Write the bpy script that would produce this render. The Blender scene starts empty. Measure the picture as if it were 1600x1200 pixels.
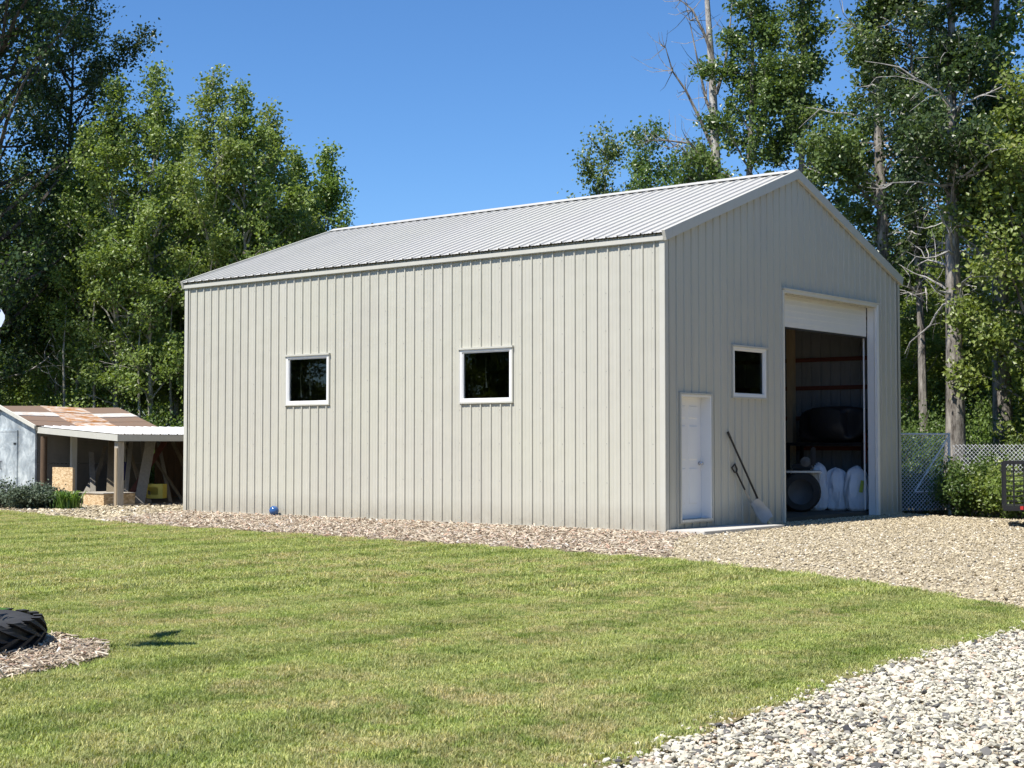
import bpy, bmesh, math, random
import numpy as np
from mathutils import Vector, Matrix, noise as mnoise

random.seed(7)
RNG = np.random.default_rng(7)
sc = bpy.context.scene
COL = sc.collection
R = math.radians

# ------------------------------------------------------------------ camera, sky, sun, exposure
CAM_H, PITCH, LENS = 1.4095, 0.0401, 52.76
cam_d = bpy.data.cameras.new('camera')
cam_d.sensor_fit = 'HORIZONTAL'; cam_d.sensor_width = 36; cam_d.lens = LENS
cam_d.clip_start = 0.1; cam_d.clip_end = 2000
cam = bpy.data.objects.new('camera', cam_d); COL.objects.link(cam)
cam.location = (0, 0, CAM_H); cam.rotation_euler = (math.pi / 2 + PITCH, 0, 0)
sc.camera = cam

SUN_EL, SUN_TRAVEL = R(58), R(39.5)          # elevation; heading in which the light travels
world = bpy.data.worlds.new('World'); sc.world = world; world.use_nodes = True
wn = world.node_tree
sky = wn.nodes.new('ShaderNodeTexSky'); sky.sky_type = 'NISHITA'; sky.sun_disc = False
sky.sun_elevation = SUN_EL
sky.sun_rotation = (math.atan2(-math.cos(SUN_TRAVEL), -math.sin(SUN_TRAVEL))) % (2 * math.pi)
sky.altitude = 700; sky.air_density = 1.0; sky.dust_density = 0.0; sky.ozone_density = 10
sat = wn.nodes.new('ShaderNodeHueSaturation'); sat.inputs['Saturation'].default_value = 1.07     # the phone's colour rendering of the whole sky
wn.links.new(sky.outputs[0], sat.inputs['Color']); wn.links.new(sat.outputs[0], wn.nodes['Background'].inputs[0])
wn.nodes['Background'].inputs[1].default_value = 0.105

sun_d = bpy.data.lights.new('sun', 'SUN'); sun_d.energy = 5.0; sun_d.angle = R(0.53); sun_d.color = (1, .955, .88)
sun = bpy.data.objects.new('sun', sun_d); COL.objects.link(sun)
sdir = Vector((math.cos(SUN_TRAVEL) * math.cos(SUN_EL), math.sin(SUN_TRAVEL) * math.cos(SUN_EL), -math.sin(SUN_EL)))
sun.rotation_euler = sdir.to_track_quat('-Z', 'Y').to_euler(); sun.location = (-20, -20, 40)

sc.view_settings.view_transform = 'Standard'; sc.view_settings.look = 'None'
sc.view_settings.gamma = 1.0; sc.view_settings.use_curve_mapping = False
sc.view_settings.exposure = 0.62
sc.cycles.use_denoising = True
sc.cycles.max_bounces = 5; sc.cycles.diffuse_bounces = 3; sc.cycles.transmission_bounces = 3; sc.cycles.glossy_bounces = 3
sc.cycles.transparent_max_bounces = 6

# ------------------------------------------------------------------ material helpers
class NT:
    def __init__(s, name):
        s.m = bpy.data.materials.new(name); s.m.use_nodes = True
        s.t = s.m.node_tree; s.n = s.t.nodes; s.b = s.n['Principled BSDF']; s.out = s.n['Material Output']
    def new(s, typ, **kw):
        n = s.n.new(typ)
        for k, v in kw.items():
            if k.startswith('i_'):
                n.inputs[k[2:].replace('_', ' ')].default_value = v
            else: setattr(n, k, v)
        return n
    def link(s, a, b): s.t.links.new(a, b)
    def noise(s, scale, detail=4, rough=.55, vec=None, dist=0):
        n = s.new('ShaderNodeTexNoise'); n.inputs['Scale'].default_value = scale
        n.inputs['Detail'].default_value = detail; n.inputs['Roughness'].default_value = rough
        n.inputs['Distortion'].default_value = dist
        s.link(vec if vec else s.obj(), n.inputs['Vector']); return n.outputs['Fac']
    def obj(s):
        if not hasattr(s, '_tc'): s._tc = s.new('ShaderNodeTexCoord')
        return s._tc.outputs['Object']
    def pos(s):
        if not hasattr(s, '_ge'): s._ge = s.new('ShaderNodeNewGeometry')
        return s._ge.outputs['Position']
    def mapv(s, vec, scale=(1, 1, 1), rot=(0, 0, 0)):
        n = s.new('ShaderNodeMapping'); n.inputs['Scale'].default_value = scale; n.inputs['Rotation'].default_value = rot
        s.link(vec, n.inputs['Vector']); return n.outputs['Vector']
    def ramp(s, fac, stops, interp='LINEAR'):
        n = s.new('ShaderNodeValToRGB'); cr = n.color_ramp; cr.interpolation = interp
        while len(cr.elements) < len(stops): cr.elements.new(.5)
        for e, (p, c) in zip(cr.elements, stops):
            e.position = p; e.color = (*c, 1) if not isinstance(c, (int, float)) else (c, c, c, 1)
        s.link(fac, n.inputs['Fac']); return n.outputs['Color']
    def mix(s, fac, a, b, typ='MIX'):
        n = s.new('ShaderNodeMix', data_type='RGBA', blend_type=typ)
        for sock, v in ((n.inputs[0], fac), (n.inputs[6], a), (n.inputs[7], b)):
            if isinstance(v, (int, float)): sock.default_value = v if sock.type == 'VALUE' else (v, v, v, 1)
            elif isinstance(v, tuple): sock.default_value = (*v, 1)
            else: s.link(v, sock)
        return n.outputs[2]
    def attr(s, name, typ='GEOMETRY'):
        n = s.new('ShaderNodeAttribute', attribute_name=name, attribute_type=typ); return n.outputs['Fac']
    def bump(s, h, strength=.3, dist=.01):
        n = s.new('ShaderNodeBump'); n.inputs['Strength'].default_value = strength; n.inputs['Distance'].default_value = dist
        s.link(h, n.inputs['Height']); s.link(n.outputs['Normal'], s.b.inputs['Normal'])
    def col(s, c):
        if isinstance(c, tuple): s.b.inputs['Base Color'].default_value = (*c, 1)
        else: s.link(c, s.b.inputs['Base Color'])
    def set(s, rough=.6, metal=0, spec=.5):
        s.b.inputs['Roughness'].default_value = rough; s.b.inputs['Metallic'].default_value = metal
        s.b.inputs['Specular IOR Level'].default_value = spec

def pm(name, col, rough=.6, metal=0, spec=.4, var=.25, vscale=3, bump=0, bscale=40, stretch=(1, 1, 1), dist=.01):
    t = NT(name); t.set(rough, metal, spec)
    v = t.mapv(t.obj(), stretch)
    n = t.noise(vscale, 5, .6, v)
    t.col(t.mix(n, tuple(max(0, c * (1 - var)) for c in col), tuple(min(1, c * (1 + var)) for c in col)))
    if bump: t.bump(t.noise(bscale, 4, .6, v), bump, dist)
    return t.m

def mat_cladding(name, base, rough=.42):
    t = NT(name); t.set(rough, 0, .45)
    streak = t.noise(2.2, 5, .65, t.mapv(t.obj(), (3, 3, .18)))
    big = t.noise(.55, 3, .5)
    oi = t.new('ShaderNodeObjectInfo')
    c = t.mix(streak, tuple(x * .88 for x in base), tuple(x * 1.06 for x in base))
    c = t.mix(oi.outputs['Random'], c, t.mix(1, c, (.93, .93, .925), 'MULTIPLY'))
    c = t.mix(t.ramp(big, [(.35, 0), (.75, 1)]), c, tuple(x * y for x, y in zip(base, (.95, .96, .93))))
    sp = t.new('ShaderNodeSeparateXYZ'); t.link(t.obj(), sp.inputs[0])
    # mud splashed along the foot of the sheets
    mr = t.new('ShaderNodeMapRange'); mr.inputs[1].default_value = .45; mr.inputs[2].default_value = 0.0; t.link(sp.outputs[2], mr.inputs[0])
    dn = t.noise(6, 6, .7)
    mu = t.new('ShaderNodeMath', operation='MULTIPLY'); t.link(mr.outputs[0], mu.inputs[0]); t.link(dn, mu.inputs[1])
    c = t.mix(mu.outputs[0], c, (.27, .235, .18))
    st2 = t.noise(5, 6, .75, t.mapv(t.obj(), (6, 6, .12)))
    c = t.mix(t.ramp(st2, [(.55, 0), (.72, .35)]), c, tuple(x * y for x, y in zip(base, (.74, .73, .68))))
    t.col(c)
    t.bump(t.noise(1.8, 3, .5), .45, .03)
    return t.m

M = {}
M['clad'] = mat_cladding('beige_metal_cladding', (.525, .507, .44))
M['trim'] = mat_cladding('beige_metal_trim', (.545, .53, .475))
M['roof'] = mat_cladding('pale_metal_roofing', (.52, .505, .47), .42)
M['shadeliner'] = pm('shade_dark_inner_grey', (.17, .178, .188), .6, var=.2, vscale=2)  # dark grey that paints the garage's indoor shade onto the right wall
M['shadefloor'] = pm('shade_dark_floor', (.085, .075, .06), .9, var=.4, vscale=2, bump=.4, bscale=20)  # floor colour darkened to carry the shade of garage and lean-to
M['white'] = pm('white_paint', (.78, .78, .77), .45, var=.05, vscale=2, bump=.03)
M['cream'] = pm('cream_painted_metal', (.66, .635, .55), .45, var=.07, vscale=2)
M['door'] = pm('overhead_door_paint', (.74, .735, .70), .45, var=.05, vscale=2.5)
M['screw'] = pm('screw_metal', (.33, .33, .31), .5, var=.2)
M['dark'] = pm('dark_gap', (.012, .012, .012), .8, var=.2)
M['black'] = pm('black_paint', (.014, .014, .015), .45, var=.3, vscale=5)
M['steel'] = pm('worn_steel', (.42, .43, .45), .38, .85, var=.25, vscale=6)
M['scoop'] = pm('scuffed_scoop_metal', (.30, .33, .37), .5, .35, var=.3, vscale=5)
M['darkrim'] = pm('dusty_dark_rim', (.10, .10, .10), .6, .2, var=.3, vscale=6)
M['alu'] = pm('dull_aluminium', (.52, .54, .57), .42, .75, var=.2, vscale=5)
M['galv'] = pm('galvanised_steel', (.66, .67, .68), .5, .15, var=.15, vscale=8)
M['red'] = pm('red_plastic', (.45, .03, .025), .4, var=.1)
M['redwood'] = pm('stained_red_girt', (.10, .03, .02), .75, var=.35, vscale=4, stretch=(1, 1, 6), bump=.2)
M['concrete'] = pm('concrete', (.50, .48, .44), .85, var=.18, vscale=5, bump=.25, bscale=60)
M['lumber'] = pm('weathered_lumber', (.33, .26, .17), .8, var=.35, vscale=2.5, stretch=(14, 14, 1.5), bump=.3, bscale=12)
M['shadelumber'] = pm('shade_dark_lumber', (.17, .14, .095), .85, var=.45, vscale=2.5, stretch=(10, 10, 1.5), bump=.3, bscale=12)  # lumber with the lean-to shade put into its colour
M['shadegrey'] = pm('shade_dark_grey_board', (.22, .205, .175), .85, var=.4, vscale=2.5, stretch=(10, 10, 1.2), bump=.3, bscale=12)  # grey wood, likewise darkened in colour as if in shade
M['greywood'] = pm('grey_wood', (.36, .33, .28), .85, var=.3, vscale=2.5, stretch=(14, 14, 1.2), bump=.3, bscale=12)
M['whitewood'] = pm('whitewashed_wood', (.55, .54, .48), .8, var=.18, vscale=3, stretch=(8, 8, 1))
M['shadewood'] = pm('shade_dark_board', (.19, .18, .16), .85, var=.35, vscale=3, bump=.1)  # boards facing the lean-to, their colour darkened in place of deep shade
M['brownlog'] = pm('dark_log_and_shade_board', (.10, .065, .04), .9, var=.4, vscale=3, stretch=(8, 8, 1), bump=.5, bscale=10)  # brown of the log post, also the dark tone of added shade boards
M['rubber'] = pm('tyre_rubber', (.032, .031, .03), .7, var=.5, vscale=7, bump=.25, bscale=25)
M['blueball'] = pm('glossy_blue_plastic', (.035, .10, .26), .16, var=.1, spec=.6)
M['bluetub'] = pm('blue_plastic', (.02, .025, .16), .5, var=.15)
M['yellow'] = pm('yellow_plastic', (.62, .52, .10), .5, var=.1)
M['petal'] = pm('pale_painted_metal', (.38, .44, .54), .35, .2, var=.12)
M['bag'] = pm('white_poly_film', (.72, .75, .80), .32, var=.06, vscale=4, bump=.5, bscale=14, dist=.03)
M['baglabel'] = pm('green_yellow_label', (.42, .50, .06), .5, var=.1)
M['chrome'] = pm('polished_metal', (.6, .6, .62), .2, 1, var=.05)
M['tarp'] = pm('black_tarp', (.012, .012, .014), .6, var=.3, bump=.4, bscale=8, dist=.03)
M['strap'] = pm('pale_strap', (.62, .58, .40), .7, var=.15)

def mat_osb():
    t = NT('strand_board'); t.set(.8)
    v = t.new('ShaderNodeTexVoronoi'); v.inputs['Scale'].default_value = 16
    t.link(t.mapv(t.obj(), (1, 1, 2.4), (.3, .4, .6)), v.inputs['Vector'])
    t.col(t.ramp(v.outputs['Color'], [(0, (.34, .21, .10)), (.5, (.56, .40, .22)), (1, (.74, .58, .37))]))
    t.bump(v.outputs['Distance'], .2, .004); return t.m
M['osb'] = mat_osb()
def mat_shedwall():
    t = NT('weathered_grey_blue_sheet'); t.set(.5, .25, .4)
    n = t.noise(2.6, 7, .68, None, .6); n2 = t.noise(9, 6, .7)
    c = t.ramp(n, [(.36, (.27, .305, .33)), (.5, (.42, .465, .485)), (.62, (.62, .665, .67))])
    t.col(t.mix(t.ramp(n2, [(.55, 0), (.72, .6)]), c, (.40, .38, .34))); t.bump(n2, .15); return t.m
M['shedwall'] = mat_shedwall()
def mat_rust(name, amt):
    t = NT(name); t.set(.62, .2, .35)
    n = t.noise(3.2, 8, .72, t.mapv(t.obj(), (1, 2.2, 1)), .4); n2 = t.noise(16, 5, .7)
    rust = t.mix(n2, (.27, .105, .035), (.60, .30, .11))
    brown = (.235, .165, .125)
    white = t.mix(n2, (.56, .54, .50), (.72, .69, .64))
    if amt == 'brown': c = t.mix(t.ramp(n, [(.55, 0), (.75, .5)]), brown, rust)
    elif amt == 'rust': c = t.mix(t.ramp(n, [(.42, 0), (.62, 1)]), rust, white)
    else: c = t.mix(t.ramp(n, [(.52, 0), (.68, .85)]), white, rust)
    t.col(c); t.bump(n2, .2); return t.m
M['rust_brown'] = mat_rust('brown_roof_sheet', 'brown'); M['rust_orange'] = mat_rust('rusted_roof_sheet', 'rust'); M['rust_white'] = mat_rust('bleached_roof_sheet', 'white')
M['whiteroof'] = pm('white_roof_sheet', (.80, .80, .79), .4, var=.06, vscale=2)

def mat_glass():
    t = NT('window_glass')
    tr = t.new('ShaderNodeBsdfTransparent'); tr.inputs[0].default_value = (.42, .45, .45, 1)
    gl = t.new('ShaderNodeBsdfGlossy'); gl.inputs['Roughness'].default_value = .015; gl.inputs[0].default_value = (.9, .95, .95, 1)
    fr = t.new('ShaderNodeFresnel'); fr.inputs['IOR'].default_value = 1.6
    nb = t.new('ShaderNodeBump'); nb.inputs['Strength'].default_value = .04; t.link(t.noise(2.5, 2), nb.inputs['Height']); t.link(nb.outputs[0], gl.inputs['Normal'])
    mx = t.new('ShaderNodeMixShader'); ge = t.new('ShaderNodeNewGeometry'); iv = t.new('ShaderNodeMath', operation='SUBTRACT'); iv.inputs[0].default_value = 1; t.link(ge.outputs['Backfacing'], iv.inputs[1])
    fm = t.new('ShaderNodeMath', operation='MULTIPLY'); t.link(fr.outputs[0], fm.inputs[0]); t.link(iv.outputs[0], fm.inputs[1])
    t.link(fm.outputs[0], mx.inputs[0]); t.link(tr.outputs[0], mx.inputs[1]); t.link(gl.outputs[0], mx.inputs[2])
    t.link(mx.outputs[0], t.out.inputs[0]); return t.m
M['glass'] = mat_glass()

def mat_leaf(name, lo, hi, rough=.42, trans=.40, straw=None):
    t = NT(name); t.set(rough, 0, .45)
    f = t.attr('tint')
    stops = [(0, lo), (.75, hi)] + ([(1, straw)] if straw else [(1, tuple(min(1, h * 1.25) for h in hi))])
    c = t.ramp(f, stops)
    oi = t.new('ShaderNodeObjectInfo')
    c = t.mix(oi.outputs['Random'], c, t.mix(1, c, (.82, 1.0, .9), 'MULTIPLY'))
    t.col(c)
    tl = t.new('ShaderNodeBsdfTranslucent'); t.link(t.mix(1, c, (1.25, 1.25, .55), 'MULTIPLY'), tl.inputs[0])
    mx = t.new('ShaderNodeMixShader'); mx.inputs[0].default_value = trans
    t.link(t.b.outputs[0], mx.inputs[1]); t.link(tl.outputs[0], mx.inputs[2]); t.link(mx.outputs[0], t.out.inputs[0])
    return t.m
M['leaf_aspen'] = mat_leaf('aspen_leaves', (.135, .18, .04), (.25, .31, .08), straw=(.38, .40, .17))
M['leaf_poplar'] = mat_leaf('poplar_leaves', (.075, .11, .032), (.16, .215, .06), rough=.36, straw=(.28, .31, .14))
M['leaf_dark'] = mat_leaf('dark_leaves', (.032, .055, .02), (.08, .115, .038), rough=.36, straw=(.17, .20, .09))
M['leaf_bright'] = mat_leaf('bright_leaves', (.11, .155, .03), (.24, .30, .07), straw=(.35, .37, .14))
M['leaf_shrub'] = mat_leaf('shrub_leaves', (.06, .095, .024), (.14, .195, .05), straw=(.24, .27, .11))
M['leaf_juniper'] = mat_leaf('juniper_needles', (.035, .05, .032), (.10, .125, .075), .6, .1, straw=(.22, .24, .18))
M['leaf_lily'] = mat_leaf('strap_leaves', (.06, .12, .02), (.14, .25, .05), straw=(.22, .32, .08))
def mat_bark(name, lo, hi, zs=.22, sc_=9):
    t = NT(name); t.set(.9, 0, .2)
    v = t.mapv(t.obj(), (1, 1, zs)); n = t.noise(sc_, 6, .7, v)
    t.col(t.ramp(n, [(.36, lo), (.62, hi)])); t.bump(n, .8, .05); return t.m
M['bark'] = mat_bark('furrowed_bark', (.06, .05, .042), (.36, .33, .29))
M['bark_dark'] = mat_bark('dark_bark', (.03, .026, .022), (.15, .13, .115))
M['bark_pale'] = mat_bark('pale_bark', (.17, .155, .12), (.46, .44, .37), .8, 6)
M['deadwood'] = mat_bark('bleached_dead_wood', (.22, .20, .18), (.50, .48, .45), .5, 8)

def lawn_color(t):
    """colour of the turf by position: green, mowing stripes, dry straw patches"""
    p = t.pos()
    n1 = t.noise(.75, 6, .68, p); n2 = t.noise(1.9, 7, .75, p); n3 = t.noise(.22, 4, .6, p)
    st = t.new('ShaderNodeTexWave', wave_type='BANDS', bands_direction='X'); st.inputs['Scale'].default_value = .30
    st.inputs['Distortion'].default_value = 1.2; st.inputs['Detail'].default_value = 2; st.inputs['Detail Scale'].default_value = .6
    t.link(t.mapv(p, (1, 1, 0), (0, 0, R(-(54 - 90)))), st.inputs['Vector'])
    g = t.mix(t.ramp(st.outputs['Fac'], [(.35, 0), (.65, 1)]), (.195, .25, .062), (.335, .385, .125))
    g = t.mix(t.ramp(n1, [(.42, 0), (.62, .8)]), g, (.40, .415, .18))
    dry = t.new('ShaderNodeMath', operation='MULTIPLY'); t.link(t.ramp(n2, [(.44, 0), (.60, 1)]), dry.inputs[0]); t.link(t.ramp(n3, [(.34, .12), (.56, .95)]), dry.inputs[1])
    g = t.mix(dry.outputs[0], g, (.46, .39, .23))
    return t.mix(t.ramp(t.noise(7, 5, .7, p), [(.34, 1), (.50, 0)]), g, t.mix(1, g, (.68, .80, .62), 'MULTIPLY'))
def mat_turf():
    t = NT('turf_soil'); t.set(.95, 0, .1)
    c = lawn_color(t)
    t.col(t.mix(t.noise(60, 3, .6, t.pos()), t.mix(1, c, (.55, .5, .45), 'MULTIPLY'), (.16, .13, .075))); t.bump(t.noise(90, 3, .6, t.pos()), .6, .02); return t.m
M['turf'] = mat_turf()
def mat_blade():
    t = NT('grass_blades'); t.set(.5, 0, .3)
    c = lawn_color(t); f = t.attr('tint')
    c = t.mix(1, c, t.ramp(f, [(0, (.45, .5, .45)), (.5, (1.0, 1.04, .95)), (.82, (1.35, 1.35, 1.15)), (1, (1.9, 1.75, 1.5))]), 'MULTIPLY')
    t.col(c)
    tl = t.new('ShaderNodeBsdfTranslucent'); t.link(t.mix(1, c, (1.2, 1.25, .5), 'MULTIPLY'), tl.inputs[0])
    mx = t.new('ShaderNodeMixShader'); mx.inputs[0].default_value = .3
    t.link(t.b.outputs[0], mx.inputs[1]); t.link(tl.outputs[0], mx.inputs[2]); t.link(mx.outputs[0], t.out.inputs[0]); return t.m
M['blade'] = mat_blade()
def mat_gravel(name, stops, scale):
    t = NT(name); t.set(.9, 0, .2)
    v = t.new('ShaderNodeTexVoronoi'); v.inputs['Scale'].default_value = scale; t.link(t.pos(), v.inputs['Vector'])
    sx = t.new('ShaderNodeSeparateXYZ'); t.link(v.outputs['Color'], sx.inputs[0])
    c = t.ramp(sx.outputs[0], stops)
    t.col(t.mix(t.noise(.6, 4, .6, t.pos()), c, t.mix(1, c, (.86, .83, .78), 'MULTIPLY')))
    t.bump(v.outputs['Distance'], .9, .03); return t.m
GRAV = [(0, (.20, .17, .13)), (.2, (.40, .34, .24)), (.6, (.56, .48, .34)), (1, (.70, .62, .47))]
M['gravelbed'] = mat_gravel('gravel_bed', GRAV, 45)
M['duff'] = pm('forest_floor', (.065, .055, .03), .95, var=.5, vscale=.8, bump=.5, bscale=6)
M['chipbed'] = mat_gravel('chip_bed', [(0, (.13, .11, .08)), (.5, (.38, .31, .23)), (1, (.56, .49, .40))], 26)
def mat_inst(name, stops, rough=.85):
    t = NT(name); t.set(rough, 0, .25)
    c = t.ramp(t.attr('tint', 'INSTANCER'), stops)
    t.col(t.mix(t.noise(40, 3, .6), t.mix(1, c, (.82, .82, .80), 'MULTIPLY'), t.mix(1, c, (1.1, 1.1, 1.08), 'MULTIPLY'))); return t.m
M['stone'] = mat_inst('washed_stone', [(0, (.06, .06, .065)), (.10, (.20, .19, .175)), (.2, (.40, .375, .31)), (.42, (.53, .495, .395)), (.86, (.64, .605, .50)), (.94, (.48, .34, .24)), (1, (.74, .735, .71))])
M['pea'] = mat_inst('cream_gravel_stone', [(0, (.12, .105, .085)), (.12, (.30, .25, .17)), (.5, (.50, .42, .285)), (.85, (.60, .52, .375)), (1, (.66, .62, .55))])
M['chip'] = mat_inst('wood_chip', [(0, (.12, .09, .065)), (.2, (.33, .255, .18)), (.5, (.52, .43, .32)), (.8, (.64, .57, .46)), (.93, (.47, .29, .20)), (1, (.68, .66, .62))])

# ------------------------------------------------------------------ mesh helpers
def link_mesh(name, me, mat, parent=None, loc=None):
    o = bpy.data.objects.new(name, me); COL.objects.link(o)
    if mat is not None and not me.materials: me.materials.append(mat)
    if parent is not None: o.parent = parent
    if loc is not None: o.location = loc
    return o

def np_mesh(name, V, F, smooth=False, tint=None):
    V = np.asarray(V, np.float32); F = np.asarray(F, np.int32); k = F.shape[1]
    me = bpy.data.meshes.new(name)
    me.vertices.add(len(V)); me.vertices.foreach_set('co', V.ravel())
    me.loops.add(F.size); me.loops.foreach_set('vertex_index', F.ravel())
    me.polygons.add(len(F)); me.polygons.foreach_set('loop_start', np.arange(0, F.size, k, dtype=np.int32))
    me.polygons.foreach_set('use_smooth', np.full(len(F), smooth))
    if tint is not None:
        a = me.attributes.new('tint', 'FLOAT', 'FACE'); a.data.foreach_set('value', np.asarray(tint, np.float32))
    me.update(calc_edges=True); return me

class MB:
    def __init__(s): s.v = []; s.f = []
    def add(s, vs, fs):
        b = len(s.v); s.v += [tuple(map(float, p)) for p in vs]; s.f += [tuple(i + b for i in f) for f in fs]; return s
    def box(s, x0, x1, y0, y1, z0, z1, M4=None):
        vs = [(x0, y0, z0), (x1, y0, z0), (x1, y1, z0), (x0, y1, z0), (x0, y0, z1), (x1, y0, z1), (x1, y1, z1), (x0, y1, z1)]
        if M4 is not None: vs = [M4 @ Vector(p) for p in vs]
        return s.add(vs, [(0, 3, 2, 1), (4, 5, 6, 7), (0, 1, 5, 4), (1, 2, 6, 5), (2, 3, 7, 6), (3, 0, 4, 7)])
    def beam(s, p, q, w, h, up=(0, 0, 1)):
        p = Vector(p); q = Vector(q); d = (q - p); L = d.length; d.normalize()
        u = Vector(up); sd = d.cross(u)
        if sd.length < 1e-4: sd = d.cross(Vector((1, 0, 0)))
        sd.normalize(); u = sd.cross(d).normalized()
        vs = []
        for e in (p, q):
            for a, b in ((-1, -1), (1, -1), (1, 1), (-1, 1)): vs.append(e + sd * (a * w / 2) + u * (b * h / 2))
        return s.add(vs, [(3, 2, 1, 0), (4, 5, 6, 7), (0, 1, 5, 4), (1, 2, 6, 5), (2, 3, 7, 6), (3, 0, 4, 7)])
    def tube(s, path, radii, n=6, cap=True):
        path = [Vector(p) for p in path]; k = len(path); vs = []; fs = []
        if isinstance(radii, (int, float)): radii = [radii] * k
        prev = None
        for i, p in enumerate(path):
            d = (path[min(i + 1, k - 1)] - path[max(i - 1, 0)]); d.normalize()
            if prev is None:
                a = d.orthogonal().normalized()
            else:
                a = (prev - d * prev.dot(d))
                a = a.normalized() if a.length > 1e-5 else d.orthogonal().normalized()
            prev = a; b = d.cross(a)
            for j in range(n):
                t = 2 * math.pi * j / n; vs.append(p + (a * math.cos(t) + b * math.sin(t)) * radii[i])
        for i in range(k - 1):
            for j in range(n):
                fs.append((i * n + j, i * n + (j + 1) % n, (i + 1) * n + (j + 1) % n, (i + 1) * n + j))
        if cap: fs.append(tuple(range(n))[::-1]); fs.append(tuple((k - 1) * n + j for j in range(n)))
        return s.add(vs, fs)
    def lathe(s, prof, n=24, M4=None, closed=False):
        vs = []; fs = []; k = len(prof)
        for r, z in prof:
            for j in range(n):
                t = 2 * math.pi * j / n; p = Vector((r * math.cos(t), r * math.sin(t), z)); vs.append(M4 @ p if M4 is not None else p)
        for i in range(k if closed else k - 1):
            i2 = (i + 1) % k
            for j in range(n): fs.append((i * n + j, i * n + (j + 1) % n, i2 * n + (j + 1) % n, i2 * n + j))
        if not closed:
            fs.append(tuple(range(n))[::-1]); fs.append(tuple((k - 1) * n + j for j in range(n)))
        return s.add(vs, fs)
    def mesh(s, name, smooth=False, bevel=0):
        me = bpy.data.meshes.new(name); me.from_pydata(s.v, [], s.f)
        if bevel:
            bm = bmesh.new(); bm.from_mesh(me); bmesh.ops.bevel(bm, geom=list(bm.edges), offset=bevel, segments=2, affect='EDGES', clamp_overlap=True); bm.to_mesh(me); bm.free()
        if smooth:
            me.polygons.foreach_set('use_smooth', [True] * len(me.polygons))
            me.set_sharp_from_angle(angle=R(40))
        me.update(); return me
    def build(s, name, mat, parent=None, smooth=False, bevel=0, loc=None):
        return link_mesh(name, s.mesh(name, smooth, bevel), M[mat] if isinstance(mat, str) else mat, parent, loc)

def tag(o, label, cat, group=None):
    o['label'] = label; o['category'] = cat
    if group: o['group'] = group
    return o
def thing(name, label, cat, loc=(0, 0, 0), rz=0, group=None):
    o = bpy.data.objects.new(name, None); COL.objects.link(o); o.empty_display_size = .2
    o.location = loc; o.rotation_euler = (0, 0, rz); return tag(o, label, cat, group)
def structure(o): o['kind'] = 'structure'; return o
def stuff(o, label=None, cat=None):
    o['kind'] = 'stuff'
    if label: o['label'] = label
    if cat: o['category'] = cat
    return o
def copy_tree(root, loc, rz, scale, label, group=None):
    r = root.copy(); COL.objects.link(r); r.location = loc; r.rotation_euler = (0, 0, rz); r.scale = (scale[0], scale[0], scale[1])
    r['label'] = label
    if group: r['group'] = group
    elif 'group' in r: del r['group']
    for c in root.children:
        k = c.copy(); COL.objects.link(k); k.parent = r
    return r

def in_poly(P, poly):
    x, y = P[:, 0], P[:, 1]; ins = np.zeros(len(P), bool); n = len(poly)
    for i in range(n):
        x1, y1 = poly[i]; x2, y2 = poly[(i + 1) % n]
        c = ((y1 > y) != (y2 > y))
        ins ^= c & (x < (x2 - x1) * (y - y1) / ((y2 - y1) or 1e-12) + x1)
    return ins
def sheet(name, poly, z, mat, jit=0.0, step=0.25):
    pts = []
    for i in range(len(poly)):
        a = np.array(poly[i]); b = np.array(poly[(i + 1) % len(poly)]); L = np.linalg.norm(b - a)
        k = max(1, int(L / step)) if jit and L < 16 else 1
        for j in range(k): pts.append(a + (b - a) * j / k + (RNG.normal(0, jit, 2) if jit and j else 0))
    me = bpy.data.meshes.new(name); me.from_pydata([(p[0], p[1], z) for p in pts], [], [tuple(range(len(pts)))])
    o = link_mesh(name, me, M[mat]); return structure(o)

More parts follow.
